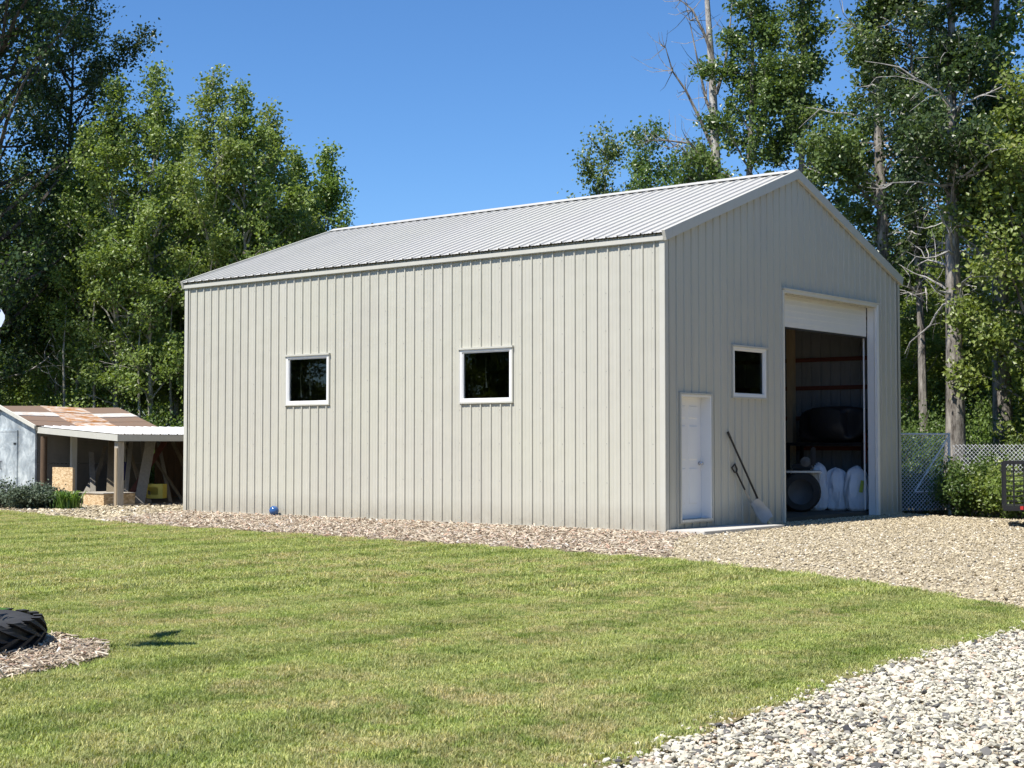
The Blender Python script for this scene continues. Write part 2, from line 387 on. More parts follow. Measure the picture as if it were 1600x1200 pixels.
def scatter(name, P, rot, scl, tint, idx, sources, label, cat, kind='stuff'):
    """one stuff object: source meshes instanced on the given points"""
    col = bpy.data.collections.new(name + '_pieces')
    for i, (me, mat) in enumerate(sources):
        o = bpy.data.objects.new('%s_piece_%02d' % (name, i), me)
        if not me.materials: me.materials.append(mat)
        col.objects.link(o)
    me = bpy.data.meshes.new(name); me.vertices.add(len(P)); me.vertices.foreach_set('co', np.asarray(P, np.float32).ravel())
    def at(n, typ, arr, key):
        a = me.attributes.new(n, typ, 'POINT'); a.data.foreach_set(key, arr)
    at('rot', 'FLOAT_VECTOR', np.asarray(rot, np.float32).ravel(), 'vector'); at('scl', 'FLOAT_VECTOR', np.asarray(scl, np.float32).ravel(), 'vector')
    at('tint', 'FLOAT', np.asarray(tint, np.float32), 'value'); at('pick', 'INT', np.asarray(idx, np.int32), 'value')
    me.update(); ob = link_mesh(name, me, None)
    g = bpy.data.node_groups.new(name, 'GeometryNodeTree')
    g.interface.new_socket('Geometry', in_out='INPUT', socket_type='NodeSocketGeometry'); g.interface.new_socket('Geometry', in_out='OUTPUT', socket_type='NodeSocketGeometry')
    n = g.nodes; gi = n.new('NodeGroupInput'); go = n.new('NodeGroupOutput'); ip = n.new('GeometryNodeInstanceOnPoints')
    ci = n.new('GeometryNodeCollectionInfo'); ci.inputs['Collection'].default_value = col; ci.inputs['Separate Children'].default_value = True; ci.inputs['Reset Children'].default_value = True
    def na(nm, typ):
        k = n.new('GeometryNodeInputNamedAttribute'); k.data_type = typ; k.inputs['Name'].default_value = nm; return k.outputs['Attribute']
    er = n.new('FunctionNodeEulerToRotation')
    L = g.links.new
    L(gi.outputs[0], ip.inputs['Points']); L(ci.outputs[0], ip.inputs['Instance']); ip.inputs['Pick Instance'].default_value = True
    L(na('pick', 'INT'), ip.inputs['Instance Index']); L(na('rot', 'FLOAT_VECTOR'), er.inputs[0]); L(er.outputs[0], ip.inputs['Rotation']); L(na('scl', 'FLOAT_VECTOR'), ip.inputs['Scale'])
    L(ip.outputs[0], go.inputs[0])
    md = ob.modifiers.new('scatter', 'NODES'); md.node_group = g
    return stuff(ob, label, cat)

# ------------------------------------------------------------------ the setting: ground, gravel, lawn, bark strip
GA = 0.88957; GU = np.array([math.cos(GA), math.sin(GA)]); GV = np.array([-math.sin(GA), math.cos(GA)]); GP = np.array([2.44, 23.98])
GW, GL, GH, GR = 8.716, 11.96, 4.80, 6.36
def gw(u, v): return GP + u * GU + v * GV

gme = MB(); gme.add([(-400, -300, -.06), (400, -300, -.06), (400, 700, -.06), (-400, 700, -.06)], [(0, 1, 2, 3)])
structure(gme.build('ground', 'duff'))
LAWN_EDGE = [(-30, 38), (-14, 33.0), (-10.76, 31.6), (-9.6, 30.3), (-9.0, 29.4), (-6.73, 26.36), (-4.71, 24.61), (-1.47, 21.57), (.83, 19.55), (2.28, 17.87), (3.13, 16.38), (3.8, 14.91), (4.38, 12.9), (4.42, 12.3),
             (3.88, 11.44), (3.13, 10.54), (2.45, 9.63), (1.58, 8.32), (.93, 7.32), (.45, 6.6), (-1.1, 4.4), (-3.2, 1.4), (-6.5, -3.5)]
LAWN = LAWN_EDGE + [(-30, -3.5)]
sheet('gravel_yard', [(-13, 41), (-16, 34), (-14, 32.2), (-9.2, 28.8), (-6.9, 26), (.5, 19), (2.5, 15), (3.4, 12), (2, 9.8), (-3, 1), (-7, -4), (20, -4), (26, 14), (24, 23.5), (10.9, 26.6), (8.7, 29.2), (8.0, 31.2), (2, 41), (-4, 41)], -.012, 'gravelbed')
sheet('lawn', LAWN, .006, 'turf', .025)
BED = [tuple(gw(.06, 11.9)), tuple(gw(0.06, 0)), tuple(gw(.0, -.6)), tuple(gw(-1.6, -1.2)), (2.0, 19.0), (.83, 19.9), (-1.47, 21.95), (-4.71, 25.0), (-6.73, 26.75), (-7.6, 28.2), tuple(gw(-.6, 11.8))]
sheet('bark_strip', BED, -.004, 'chipbed')

# ------------------------------------------------------------------ corrugated sheets
RIB = .2286
def profile(s0, s1, first, h=.026, minor=.004):
    """(position, height) of a ribbed steel sheet between s0 and s1, ribs at first + k*RIB"""
    pts = {round(s0, 4): None, round(s1, 4): None}; out = []
    def height(s):
        d = abs((s - first + RIB / 2) % RIB - RIB / 2)
        if d <= .011: return h
        if d <= .018: return h * (.018 - d) / .007
        e = min(abs(d - .0763), 1)
        if e <= .008: return minor
        if e <= .014: return minor * (.014 - e) / .006
        return 0
    k0 = int((s0 - first) / RIB) - 1; k1 = int((s1 - first) / RIB) + 2
    for k in range(k0, k1 + 1):
        c = first + k * RIB
        for d in (.011, .018, .0623, .0683, .0843, .0903):
            for sg in (-1, 1):
                q = c + sg * d
                if s0 + .002 < q < s1 - .002: pts[round(q, 4)] = None
    return sorted(pts), height
def ribbed(mb, s0, s1, first, zfun, openings, place, h=.026):
    """zfun(s)->(bottom, top); openings (sa, sb, za, zb); place(s, h, z)->point"""
    ss, height = profile(s0, s1, first, h)
    for o in openings:
        for e in o[:2]:
            if s0 < e < s1: ss.append(e)
    ss = sorted(set(ss))
    for a, b in zip(ss[:-1], ss[1:]):
        m = (a + b) / 2; spans = [[0, 1]]; cuts = []
        for (sa, sb, za, zb) in openings:
            if sa < m < sb: cuts.append((za, zb))
        cuts.sort(); zs = [None]
        segs = []; cur = None
        lo = ('b',)
        for (za, zb) in cuts:
            segs.append((lo, ('z', za))); lo = ('z', zb)
        segs.append((lo, ('t',)))
        for p, q in segs:
            def zz(k, s): return zfun(s)[0] if k[0] == 'b' else zfun(s)[1] if k[0] == 't' else k[1]
            z = [zz(p, a), zz(p, b), zz(q, b), zz(q, a)]
            if z[3] - z[0] < .005: continue
            mb.add([place(a, height(a), z[0]), place(b, height(b), z[1]), place(b, height(b), z[2]), place(a, height(a), z[3])], [(0, 1, 2, 3)])

garage = thing('metal_garage', 'large beige ribbed metal garage with pale roof and open overhead door', 'building', (GP[0], GP[1], 0), GA)
PANEL = RIB * 4
W1 = (7.66, 8.84, 2.19, 3.13); W2 = (3.13, 4.31, 2.155, 3.085); GWIN = (2.09, 3.21, 2.225, 3.08)
DOOR = (.43, 1.37, .17, 2.22); OHD = (3.86, 7.62, -.05, 4.14)
def cuts(lst, e): return [(a - e, b + e, c - e, d + e) for a, b, c, d in lst]
def gable_top(u): return GH + (GR - GH) * (1 - abs(u - GW / 2) / (GW / 2)) - .02
# left long wall (sunlit), gable wall (shaded), and the two walls behind
def islands(mb):
    key = {}; par = list(range(len(mb.v)))
    def find(i):
        while par[i] != i: par[i] = par[par[i]]; i = par[i]
        return i
    for i, p in enumerate(mb.v):
        k = tuple(round(c, 4) for c in p)
        if k in key: par[find(i)] = find(key[k])
        else: key[k] = i
    for f in mb.f:
        for j in f[1:]: par[find(j)] = find(f[0])
    out = {}
    for f in mb.f: out.setdefault(find(f[0]), []).append(f)
    res = []
    for fs_ in out.values():
        m = MB()
        for f in fs_: m.add([mb.v[i] for i in f], [tuple(range(len(f)))])
        res.append(m)
    return res
def wall(side):
    L = GL if side in ('left', 'right') else GW
    k = 0; s = 0.0
    while s < L - .02:
        e = min(s + PANEL, L); mb = MB()
        if side == 'left': ribbed(mb, s, e, .18, lambda q: (-.04, GH), cuts([W1, W2], -.02), lambda q, h, z: (-h, q, z))
        elif side == 'front': ribbed(mb, s, e, .12, lambda q: (-.04, gable_top(q)), cuts([GWIN, DOOR, OHD], -.02), lambda q, h, z: (q, -h, z))
        elif side == 'right':
            nb = MB(); ribbed(nb, s, e, .15, lambda q: (-.04, GH), [], lambda q, h, z: (GW + h - .004, q, z)); nb.build('shade_liner', 'shadeliner', garage)  # added dark layer inside the cladding, standing in for indoor shade
            ribbed(mb, s, e, .15, lambda q: (-.04, GH), [], lambda q, h, z: (GW + h, q, z))
        else: ribbed(mb, s, e, .15, lambda q: (-.04, gable_top(q)), [], lambda q, h, z: (q, GL + h, z))
        for piece in islands(mb): piece.build('wall_panel', 'clad', garage)
        s = e
for sd in ('left', 'front', 'right', 'back'): wall(sd)
# roof sheets on both slopes
slope = math.atan2(GR - GH, GW / 2); OH = .10
rl = math.hypot(GW / 2, GR - GH)
for side in (0, 1):
    s = -.06
    while s < GL + .05:
        e = min(s + PANEL, GL + .06); mb = MB()
        def place(q, h, t, side=side):
            d = t                       # distance down the slope from the ridge
            u = d * math.cos(slope); z = GR - d * math.sin(slope)
            nx, nz = math.sin(slope), math.cos(slope)
            x = (GW / 2 - u - h * nx) if side == 0 else (GW / 2 + u + h * nx)
            return (x, q, z + h * nz + .035)
        ribbed(mb, s, e, .16, lambda q: (.0, rl + OH), [], place, .024)
        mb.build('roof_panel', 'roof', garage); s = e
# ridge cap, rake trims, eave trims, corner trims, base trim
rc = MB(); w = .17; 
def slp(d, off, side, q):
    nx, nz = math.sin(slope), math.cos(slope); u = d * math.cos(slope); z = GR - d * math.sin(slope) + .035
    return ((GW / 2 - u - off * nx) if side == 0 else (GW / 2 + u + off * nx), q, z + off * nz)
for side in (0, 1):
    a = [slp(0, .045, side, -.075), slp(w, .033, side, -.075), slp(w, .033, side, GL + .075), slp(0, .045, side, GL + .075)]
    b = [(p[0], p[1], p[2] + .006) for p in a]
    rc.add(a + b, [(0, 1, 2, 3), (4, 7, 6, 5), (0, 4, 5, 1), (1, 5, 6, 2), (2, 6, 7, 3)])
rc.build('ridge_cap', 'roof', garage)
for side in (0, 1):
    for yy in ((-.085, -.024), (GL + .024, GL + .085)):
        mb = MB()
        A0, A1 = slp(0.0, .032, side, 0), slp(rl + OH + .005, .032, side, 0)
        B1, B0 = slp(rl + OH + .005, -.135, side, 0), slp(0.0, -.135, side, 0)
        if True:
            A0 = (GW / 2, 0, A0[2] + .01); B0 = (GW / 2, 0, B0[2])
        vs = [(p[0], yy[0], p[2]) for p in (A0, A1, B1, B0)] + [(p[0], yy[1], p[2]) for p in (A0, A1, B1, B0)]
        mb.add(vs, [(0, 3, 2, 1), (4, 5, 6, 7), (0, 1, 5, 4), (1, 2, 6, 5), (2, 3, 7, 6)])
        mb.build('rake_trim', 'trim', garage)
for x0, x1 in ((-.062, -.026), (GW + .026, GW + .062)):
    MB().box(x0, x1, -.02, GL + .02, GH - .118, GH - .05).build('eave_trim', 'trim', garage)
    MB().box(x0 + (.012 if x0 < 0 else 0), x1 - (0 if x0 < 0 else .012), -.02, GL + .02, GH - .130, GH - .1182).build('eave_drip', 'trim', garage)
for x, y, dx, dy in ((0, 0, -1, -1), (0, GL, -1, 1), (GW, 0, 1, -1), (GW, GL, 1, 1)):
    mb = MB(); t = .026
    def bx(a, b, c, d, z0, z1): mb.box(min(a, b), max(a, b), min(c, d), max(c, d), z0, z1)
    bx(x + dx * t, x + dx * (t + .004), y + dy * t, y - dy * .075, -.03, GH - .132)
    bx(x + dx * (t - .0005), x - dx * .075, y + dy * t, y + dy * (t + .004), -.03, GH - .1)
    mb.build('corner_trim', 'trim', garage)
for (a, b) in (((0, GL), 'l'), ):
    MB().box(-.034, -.002, .06, GL - .06, -.05, .03).build('base_trim', 'trim', garage)
for x0, x1 in ((.06, DOOR[0] - .05), (DOOR[1] + .05, OHD[0] - .06), (OHD[1] + .14, GW - .06)): MB().box(x0, x1, -.034, -.002, -.05, .035).build('base_trim', 'trim', garage)
# fastener heads in rows along the girts
fs = MB()
def screw(p, n):
    n = Vector(n); a = n.orthogonal().normalized() * .011; b = n.cross(a); p = Vector(p)
    fs.add([p + a, p + b, p - a, p - b, p + n * .007], [(0, 1, 4), (1, 2, 4), (2, 3, 4), (3, 0, 4)])
for z in (.12, .78, 1.42, 2.02, 2.62, 3.28, 3.9, 4.5):
    k = 0
    while .18 + k * RIB + .045 < GL:
        v = .18 + k * RIB + .045 + random.uniform(-.008, .008)
        if not any(o[0] - .05 < v < o[1] + .05 and o[2] - .08 < z < o[3] + .1 for o in (W1, W2)) and k % 2 == 0: screw((-.001, v, z + random.uniform(-.012, .012)), (-1, 0, 0))
        k += 1
so = fs.build('fastener_heads', 'screw', garage); so['kind'] = 'stuff'
fs = MB()
for d in (.45, 1.3, 2.2, 3.1, 4.0):
    for k in range(int(GL / RIB)):
        if k % 2: screw(slp(d, .001, 0, .16 + k * RIB + .05), (-math.sin(slope), 0, math.cos(slope)))
so = fs.build('roof_fastener_heads', 'screw', garage); so['kind'] = 'stuff'

# windows: frame, head trim, pane
def window(o, place, cords=()):
    a, b, c, d = o; f = .042
    mb = MB()
    def bx(s0, s1, h0, h1, z0, z1, m=None):
        (m or mb).add([place(s, h, z) for (s, h, z) in ((s0, h0, z0), (s1, h0, z0), (s1, h1, z0), (s0, h1, z0), (s0, h0, z1), (s1, h0, z1), (s1, h1, z1), (s0, h1, z1))],
               [(0, 3, 2, 1), (4, 5, 6, 7), (0, 1, 5, 4), (1, 2, 6, 5), (2, 3, 7, 6), (3, 0, 4, 7)])
    bx(a, a + f, -.07, .030, c, d); bx(b - f, b, -.07, .030, c, d); bx(a + f, b - f, -.07, .030, c, c + f); bx(a + f, b - f, -.07, .030, d - f, d)
    w = mb.build('window', 'white', garage)
    s_ = MB(); g = .022
    bx(a + f, a + f + g, -.05, .012, c + f, d - f, s_); bx(b - f - g, b - f, -.05, .012, c + f, d - f, s_); bx(a + f + g, b - f - g, -.05, .012, c + f, c + f + g, s_); bx(a + f + g, b - f - g, -.05, .012, d - f - g, d - f, s_)
    s_.build('sash', 'white', w)
    h = MB(); bx(a - .035, b + .035, -.0, .055, d + .001, d + .032, h); h.build('head_flashing', 'trim', w)
    h = MB(); bx(a - .03, b + .03, .0, .040, c - .028, c - .001, h); bx(a - .026, a - .001, .0, .034, c, d, h); bx(b + .001, b + .026, .0, .034, c, d, h); h.build('channel_trim', 'trim', w)
    p = MB(); bx(a + f + g, b - f - g, -.022, -.016, c + f + g, d - f - g, p); p.build('pane', 'glass', w)
    for s0, zt, zb in cords:
        q = MB(); q.tube([place(s0, -.16, zt), place(s0 + .01, -.16, (zt + zb) / 2), place(s0 - .005, -.16, zb)], [.008, .007, .008], 5); q.build('pull_cord', 'strap', w)
        q = MB(); q.tube([place(s0 - .005, -.16, zb), place(s0 - .02, -.16, zb - .09)], [.014, .018], 6); q.build('cord_tip', 'white', w)
Lp = lambda s, h, z: (-h, s, z)
Fp = lambda s, h, z: (s, -h, z)
window(W1, Lp, ((8.62, 3.0, 2.42), (8.36, 3.0, 2.45)))
window(W2, Lp, ((3.86, 2.95, 2.50),))
window(GWIN, Fp)

# entrance door in a deep recess
a, b, c, d = DOOR; dp = .16
mb = MB(); mb.box(a - .035, a - .001, -.045, .02, c - .04, d + .03); mb.box(b + .001, b + .035, -.045, .02, c - .04, d + .03); mb.box(a - .001, b + .001, -.045, .02, d + .001, d + .03); mb.box(a - .001, b + .001, -.045, .02, c - .04, c - .022)
mb.build('door_trim', 'trim', garage)
mb = MB(); mb.box(a, a + .03, -.03, dp + .03, c, d); mb.box(b - .03, b, -.03, dp + .03, c, d); mb.box(a + .03, b - .03, -.03, dp + .03, d - .03, d); mb.build('door_frame', 'white', garage)
MB().box(a + .001, b - .001, -.05, dp + .03, c - .02, c + .012).build('threshold', 'alu', garage)
ent = MB().box(a + .032, b - .032, dp, dp + .045, c + .014, d - .032).build('entrance_door', 'white', garage)
pw = (b - a - .064); px = [a + .032 + pw * .14, a + .032 + pw * .56]
for x in px:
    for z0, z1 in ((c + .25, c + .85), (c + .98, c + 1.55), (c + 1.66, c + 1.88)):
        x1 = x + pw * .30; mb = MB()
        e = .02
        vs = [(x, dp - .0005, z0), (x1, dp - .0005, z0), (x1, dp - .0005, z1), (x, dp - .0005, z1), (x + e, dp - .012, z0 + e), (x1 - e, dp - .012, z0 + e), (x1 - e, dp - .012, z1 - e), (x + e, dp - .012, z1 - e)]
        mb.add(vs, [(0, 1, 5, 4), (1, 2, 6, 5), (2, 3, 7, 6), (3, 0, 4, 7), (4, 5, 6, 7)]); mb.build('door_panel', 'white', ent)
mb = MB(); mb.lathe([(.012, 0), (.034, .004), (.034, .01), (.013, .014), (.013, .04), (.028, .05), (.034, .064), (.028, .078), (.01, .084)], 14, Matrix.Translation((b - .10, dp, c + .92)) @ Matrix.Rotation(R(90), 4, 'X'))
mb.build('handle', 'chrome', ent, True)

# overhead door: frame, tracks, and its sections (the lowest ones still hang in the opening, the rest run back under the roof)
a, b, _, d = OHD
mb = MB(); mb.box(a - .05, a - .001, -.05, .16, .0, d + .05); mb.build('door_jamb', 'cream', garage)
mb = MB(); mb.box(b + .001, b + .09, -.05, .16, .0, d + .05); mb.build('door_jamb', 'white', garage)
MB().box(a - .001, b + .001, -.06, .16, d + .001, d + .065).build('door_header', 'cream', garage)
MB().box(a - .06, b + .11, -.075, -.02, d + .0665, d + .085).build('header_flashing', 'cream', garage)
oh = MB().box(a + .02, b - .02, .17, .215, 3.56, 4.14).build('overhead_door', 'door', garage, bevel=.004)
for z in (3.64, 3.75, 3.86, 3.97, 4.06):
    MB().box(a + .03, b - .03, .163, .1695, z, z + .035).build('rib', 'door', oh)
MB().box(a + .02, b - .02, .172, .214, 3.525, 3.5585).build('bottom_seal', 'rubber', oh)
for i in range(5): MB().box(a + .02, b - .02, .40 + i * .62, 1.00 + i * .62, 4.28, 4.325).build('raised_section', 'door', oh)
for x in (a - .02, b + .02):
    MB().tube([(x, .25, .1), (x, .25, 3.9), (x, .32, 4.15), (x, .5, 4.25), (x, 3.6, 4.25)], .018, 6).build('door_track', 'galv', garage)

# inside: posts, girts, trusses
for v in (.16, 2.4, 4.8, 7.2, 9.6, 11.8):
    for u in (.12, GW - .12): MB().box(u - .07, u + .07, v - .07, v + .07, 0, GH - .05).build('post', 'lumber', garage)
    if v > .5:
        mb = MB(); mb.beam((.1, v, GH - .14), (GW - .1, v, GH - .14), .06, .18); mb.beam((.1, v, GH - .02), (GW / 2, v, GR - .16), .06, .16); mb.beam((GW / 2, v, GR - .16), (GW - .1, v, GH - .02), .06, .16)
        for q in (.25, .5, .75): mb.beam((GW * q, v, GH - .1), (GW * (.5 + (q - .5) * .4), v, GR - .3 - abs(q - .5) * .5), .05, .1, (0, 1, 0))
        mb.build('truss', 'lumber', garage)
for z in (.62, 1.28, 1.92, 2.56, 3.16, 3.96):
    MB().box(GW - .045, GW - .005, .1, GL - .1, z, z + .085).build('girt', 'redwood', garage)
    if not 2.0 < z < 3.2: MB().box(.005, .045, .1, GL - .1, z, z + .085).build('girt', 'lumber', garage)
    MB().box(.1, GW - .1, GL - .045, GL - .005, z, z + .085).build('girt', 'lumber', garage)
for v in (.02, ): 
    MB().box(a - .25, a - .06, .02, .14, 0, 4.3).build('post', 'lumber', garage); MB().box(b + .13, b + .27, .02, .14, 0, 4.3).build('post', 'lumber', garage)
fl = MB(); fl.box(.02, GW - .02, .22, GL - .02, -.03, .06); o = fl.build('garage_floor', 'shadefloor'); structure(o); o.location = (GP[0], GP[1], 0); o.rotation_euler = (0, 0, GA)  # floor in a dark colour that keeps the interior looking shaded
def GO(name, label, cat, u, v, z=0, rz=0, group=None):
    p = gw(u, v); return thing(name, label, cat, (p[0], p[1], z), GA + rz, group)

# concrete step in front of the entrance door
st = MB().box(-.02, 2.55, -.74, -.045, -.03, .045).build('concrete_step', 'concrete', bevel=.008)
st.location = (GP[0], GP[1], 0); st.rotation_euler = (0, 0, GA); tag(st, 'flat concrete slab on the gravel below the white door', 'step')

# tools leaning on the shaded gable wall
t = GO('long_handled_tool', 'black long-handled tool leaning diagonally on the gable wall behind the scoop shovel', 'tool', 0, 0)
p0 = Vector((1.88, -.045, 1.60)); p1 = Vector((2.86, -.20, .16))
MB().tube([p0, p0.lerp(p1, .5), p1], [.017, .018, .019], 8).build('handle', 'black', t, True)
MB().tube([p0 + (p0 - p1).normalized() * .02, p0.lerp(p1, .06)], [.021, .021], 8).build('grip', 'rubber', t, True)
MB().tube([p1, p0.lerp(p1, 1.09)], [.020, .026], 8).build('ferrule', 'strap', t, True)
q = p0.lerp(p1, 1.09); mb = MB(); dd = (p1 - p0).normalized(); sd = Vector((dd.z, 0, -dd.x)) * -1
mb.add([q + sd * .05 + Vector((0, -.004, 0)), q - sd * .05 + Vector((0, -.004, 0)), q - sd * .08 + dd * .06 + Vector((0, -.004, 0)), q + sd * .08 + dd * .06 + Vector((0, -.004, 0)),
        q + sd * .05 + Vector((0, .004, 0)), q - sd * .05 + Vector((0, .004, 0)), q - sd * .08 + dd * .06 + Vector((0, .004, 0)), q + sd * .08 + dd * .06 + Vector((0, .004, 0))],
       [(0, 1, 2, 3), (7, 6, 5, 4), (0, 4, 5, 1), (1, 5, 6, 2), (2, 6, 7, 3), (3, 7, 4, 0)]); mb.build('blade', 'steel', t)
t = GO('scoop_shovel', 'metal scoop shovel with black D-shaped grip leaning on the gable wall', 'shovel', 0, 0)
g0 = Vector((2.12, -.06, .93)); g1 = Vector((2.42, -.16, .42))
MB().tube([g0, g0.lerp(g1, .6)], [.016, .016], 8).build('shaft', 'black', t, True)
MB().tube([g0.lerp(g1, .58), g0.lerp(g1, 1.0), g0.lerp(g1, 1.2) + Vector((0, -.03, 0))], [.019, .020, .024], 8).build('socket', 'greywood', t, True)
dd = (g1 - g0).normalized(); sd = dd.cross(Vector((0, 1, 0))).normalized()
gp = [g0, g0 - dd * .035 + sd * .05, g0 - dd * .13 + sd * .06, g0 - dd * .13 - sd * .06, g0 - dd * .035 - sd * .05, g0]
MB().tube(gp, .016, 6).build('grip', 'black', t, True)
mb = MB(); nx, ny = 9, 8; c0 = Vector((2.36, -.17, .42)); bd = (Vector((2.66, -.42, .05)) - c0).normalized(); vs = []; fsx = []
for thick in (0, .005):
    for i in range(ny + 1):
        ti = i / ny
        for j in range(nx + 1):
            s_ = (j / nx - .5) * 2
            wv = .185 * (1 - .25 * (1 - ti) ** 2) * (1 if ti < .8 else 1 - .35 * (ti - .8) / .2 * abs(s_))
            cc = c0 + bd * (ti * .46)
            vs.append(cc + sd * (s_ * wv) + Vector((0, -.06 * (1 - s_ * s_) * 0 - .075 * abs(s_) ** 2.5 * (1 - .6 * ti) - .05 * (1 - ti) ** 3 + thick + .0, 0)))
n0 = (nx + 1) * (ny + 1)
for i in range(ny):
    for j in range(nx):
        q_ = i * (nx + 1) + j; fsx.append((q_, q_ + 1, q_ + nx + 2, q_ + nx + 1)); fsx.append((q_ + n0 + nx + 1, q_ + n0 + nx + 2, q_ + n0 + 1, q_ + n0))
mb.add(vs, fsx); mb.build('blade', 'scoop', t, True)

# blue ball at the foot of the sunlit wall
mb = MB(); mb.lathe([(.095 * math.sin(math.pi * i / 14) + 1e-4, -.095 * math.cos(math.pi * i / 14)) for i in range(15)], 24)
o = mb.build('blue_ball', 'blueball', None, True); bp = gw(-.14, 9.05); o.location = (bp[0], bp[1], .105); tag(o, 'glossy blue ball resting against the foot of the beige wall', 'ball')

# ------------------------------------------------------------------ things inside the garage
def blob(seed, rx, ry, rz, amp, freq=3, nu=20, nv=12, sq=.8):
    r = random.Random(seed); ph = [(r.uniform(0, 6.3), r.uniform(0, 6.3), r.randint(1, 5), r.randint(1, 4)) for _ in range(7)]
    mb = MB(); vs = []; fs_ = []
    for i in range(nv + 1):
        p = math.pi * i / nv
        for j in range(nu):
            t = 2 * math.pi * j / nu
            k = 1 + amp * sum(math.sin(a + c_ * t) * math.sin(b + d_ * p) for a, b, c_, d_ in ph) / 3
            sp = lambda x: math.copysign(abs(x) ** sq, x)
            vs.append((rx * k * sp(math.sin(p)) * sp(math.cos(t)), ry * k * sp(math.sin(p)) * sp(math.sin(t)), rz * (1 - sp(math.cos(p))) * (1 if i > nv * .6 else k)))
    for i in range(nv):
        for j in range(nu): fs_.append((i * nu + j, i * nu + (j + 1) % nu, (i + 1) * nu + (j + 1) % nu, (i + 1) * nu + j))
    return mb.add(vs, fs_)
def sack(seed, rx, ry, h):
    mb = MB(); nu, nv = 56, 40; vs = []; fs_ = []; off = Vector((seed * 3.1, seed * 1.7, 0))
    for i in range(nv + 1):
        f = i / nv; z = h * f
        w = (.80 + .24 * math.sin(math.pi * min(1, f * 1.15)) ** .8) * (1 if f < .80 else max(.05, 1 - ((f - .80) / .20) ** 3.0 * .9)) * (1 if f > .05 else .78 + f * 4.4)
        for j in range(nu):
            t = 2 * math.pi * j / nu; ct, st_ = math.cos(t), math.sin(t); q = (abs(ct) ** 3 + abs(st_) ** 3) ** (-1 / 3)
            d = Vector((ct * q, st_ * q, 0)); n_ = Vector((ct * 1.6, st_ * 1.6, z * 1.2)) + off
            wr = .26 * mnoise.noise(n_ * 1.3) + .17 * (.5 - abs(mnoise.noise(Vector((n_.x * 3.2, n_.y * 3.2, n_.z * 2.2 + 5))))) + .09 * (.5 - abs(mnoise.noise(Vector((n_.x * 6, n_.y * 6, n_.z * 3)))))
            vs.append((d.x * rx * w * (1 + wr) + .05 * mnoise.noise(Vector((z * 2, seed, 0))), d.y * ry * w * (1 + wr), z * (1 + .06 * mnoise.noise(n_ * .9))))
    for i in range(nv):
        for j in range(nu): fs_.append((i * nu + j, i * nu + (j + 1) % nu, (i + 1) * nu + (j + 1) % nu, (i + 1) * nu + j))
    fs_.append(tuple(range(nu))[::-1]); return mb.add(vs, fs_)
for k, (u, v, h, rx, lab) in enumerate(((8.0, .58, .90, .24, 'bulging white plastic sack with a green and yellow label beside the door jamb'), (7.98, 1.02, .86, .23, 'white plastic sack standing between the labelled sack and the slumped sack'), (7.72, 1.34, .95, .20, 'slumped white plastic sack against the dark wheel inside the garage'))):
    t = GO('plastic_sack', lab, 'sack', u, v, .06, R(-62), group='white sacks in the garage doorway')
    sack(3 + k, rx, .19, h).build('film', 'bag', t, True)
    if k == 0:
        o = MB().box(-.035, .035, -.004, .004, -.12, .12).build('label_patch', 'baglabel', t); o.location = (.07, -.235, .5); o.rotation_euler = (R(-4), R(10), R(6))
def wheel(t, x, y, r, w, name='wheel'):
    Mx = Matrix.Translation((x, y, r)) @ Matrix.Rotation(R(90), 4, 'X')
    k = MB().lathe([(r * .62, -w / 2), (r * .9, -w / 2), (r, -w * .32), (r, w * .32), (r * .9, w / 2), (r * .62, w / 2)], 28, Mx, True).build(name, 'rubber', t, True)
    MB().lathe([(.02, -w * .1), (r * .25, -w * .12), (r * .5, -w * .34), (r * .6, -w * .46), (r * .64, -w * .46), (r * .64, w * .4), (r * .3, w * .1)], 24, Mx).build('rim', 'darkrim', k, True)
t = GO('riding_mower', 'dark riding mower in the shade of the open doorway', 'mower', 6.78, 1.22, .06, R(-62.5))
wheel(t, 0, 0, .40, .28); wheel(t, 0, .9, .40, .28); wheel(t, -1.2, .05, .26, .18); wheel(t, -1.2, .85, .26, .18)
MB().box(-1.5, .15, .22, .68, .28, .50).build('chassis', 'black', t, bevel=.03)
MB().box(-1.62, -.62, .2, .7, .5, .92).build('hood', 'black', t, bevel=.07)
MB().box(-.3, .42, -.14, 1.04, .78, .82).build('fender', 'steel', t, bevel=.02)
MB().box(-.18, .22, .22, .68, .83, .95).build('seat', 'rubber', t, bevel=.03); MB().box(.2, .3, .22, .68, .9, 1.3).build('backrest', 'rubber', t, bevel=.03)
MB().tube([(-.62, .45, .9), (-.42, .45, 1.1)], .02, 6).build('steering_column', 'black', t)
mb = MB(); mb.tube([Vector((-.42, .45, 1.1)) + Vector((.6 * .17 * math.cos(q_), .17 * math.sin(q_), .8 * .17 * math.cos(q_))) for q_ in [2 * math.pi * i / 20 for i in range(21)]], .013, 6, False); mb.build('steering_wheel', 'black', t, True)
mb = MB(); mb.lathe([(.02, 0), (.09, .01), (.10, .03), (.02, .05)], 16, Matrix.Translation((.1, -.16, 1.0)) @ Matrix.Rotation(R(90), 4, 'X')); mb.build('headlamp', 'darkrim', t, True)
t = GO('storage_rack', 'dark rack along the inner wall of the garage', 'rack', 8.28, .40, .06)
for x in (-.3, .3):
    for y in (.05, 1.75): MB().box(x - .03, x + .03, y - .03, y + .03, 0, 1.32).build('upright', 'black', t)
MB().box(-.36, .36, 0, 1.82, 1.32, 1.38).build('shelf', 'black', t)
t = GO('covered_load', 'bulky load under black cover on the garage rack', 'load', 8.24, 1.18, 1.44)
blob(77, .34, .70, .38, .30, nu=36, nv=22, sq=.62).build('cover', 'tarp', t, True)
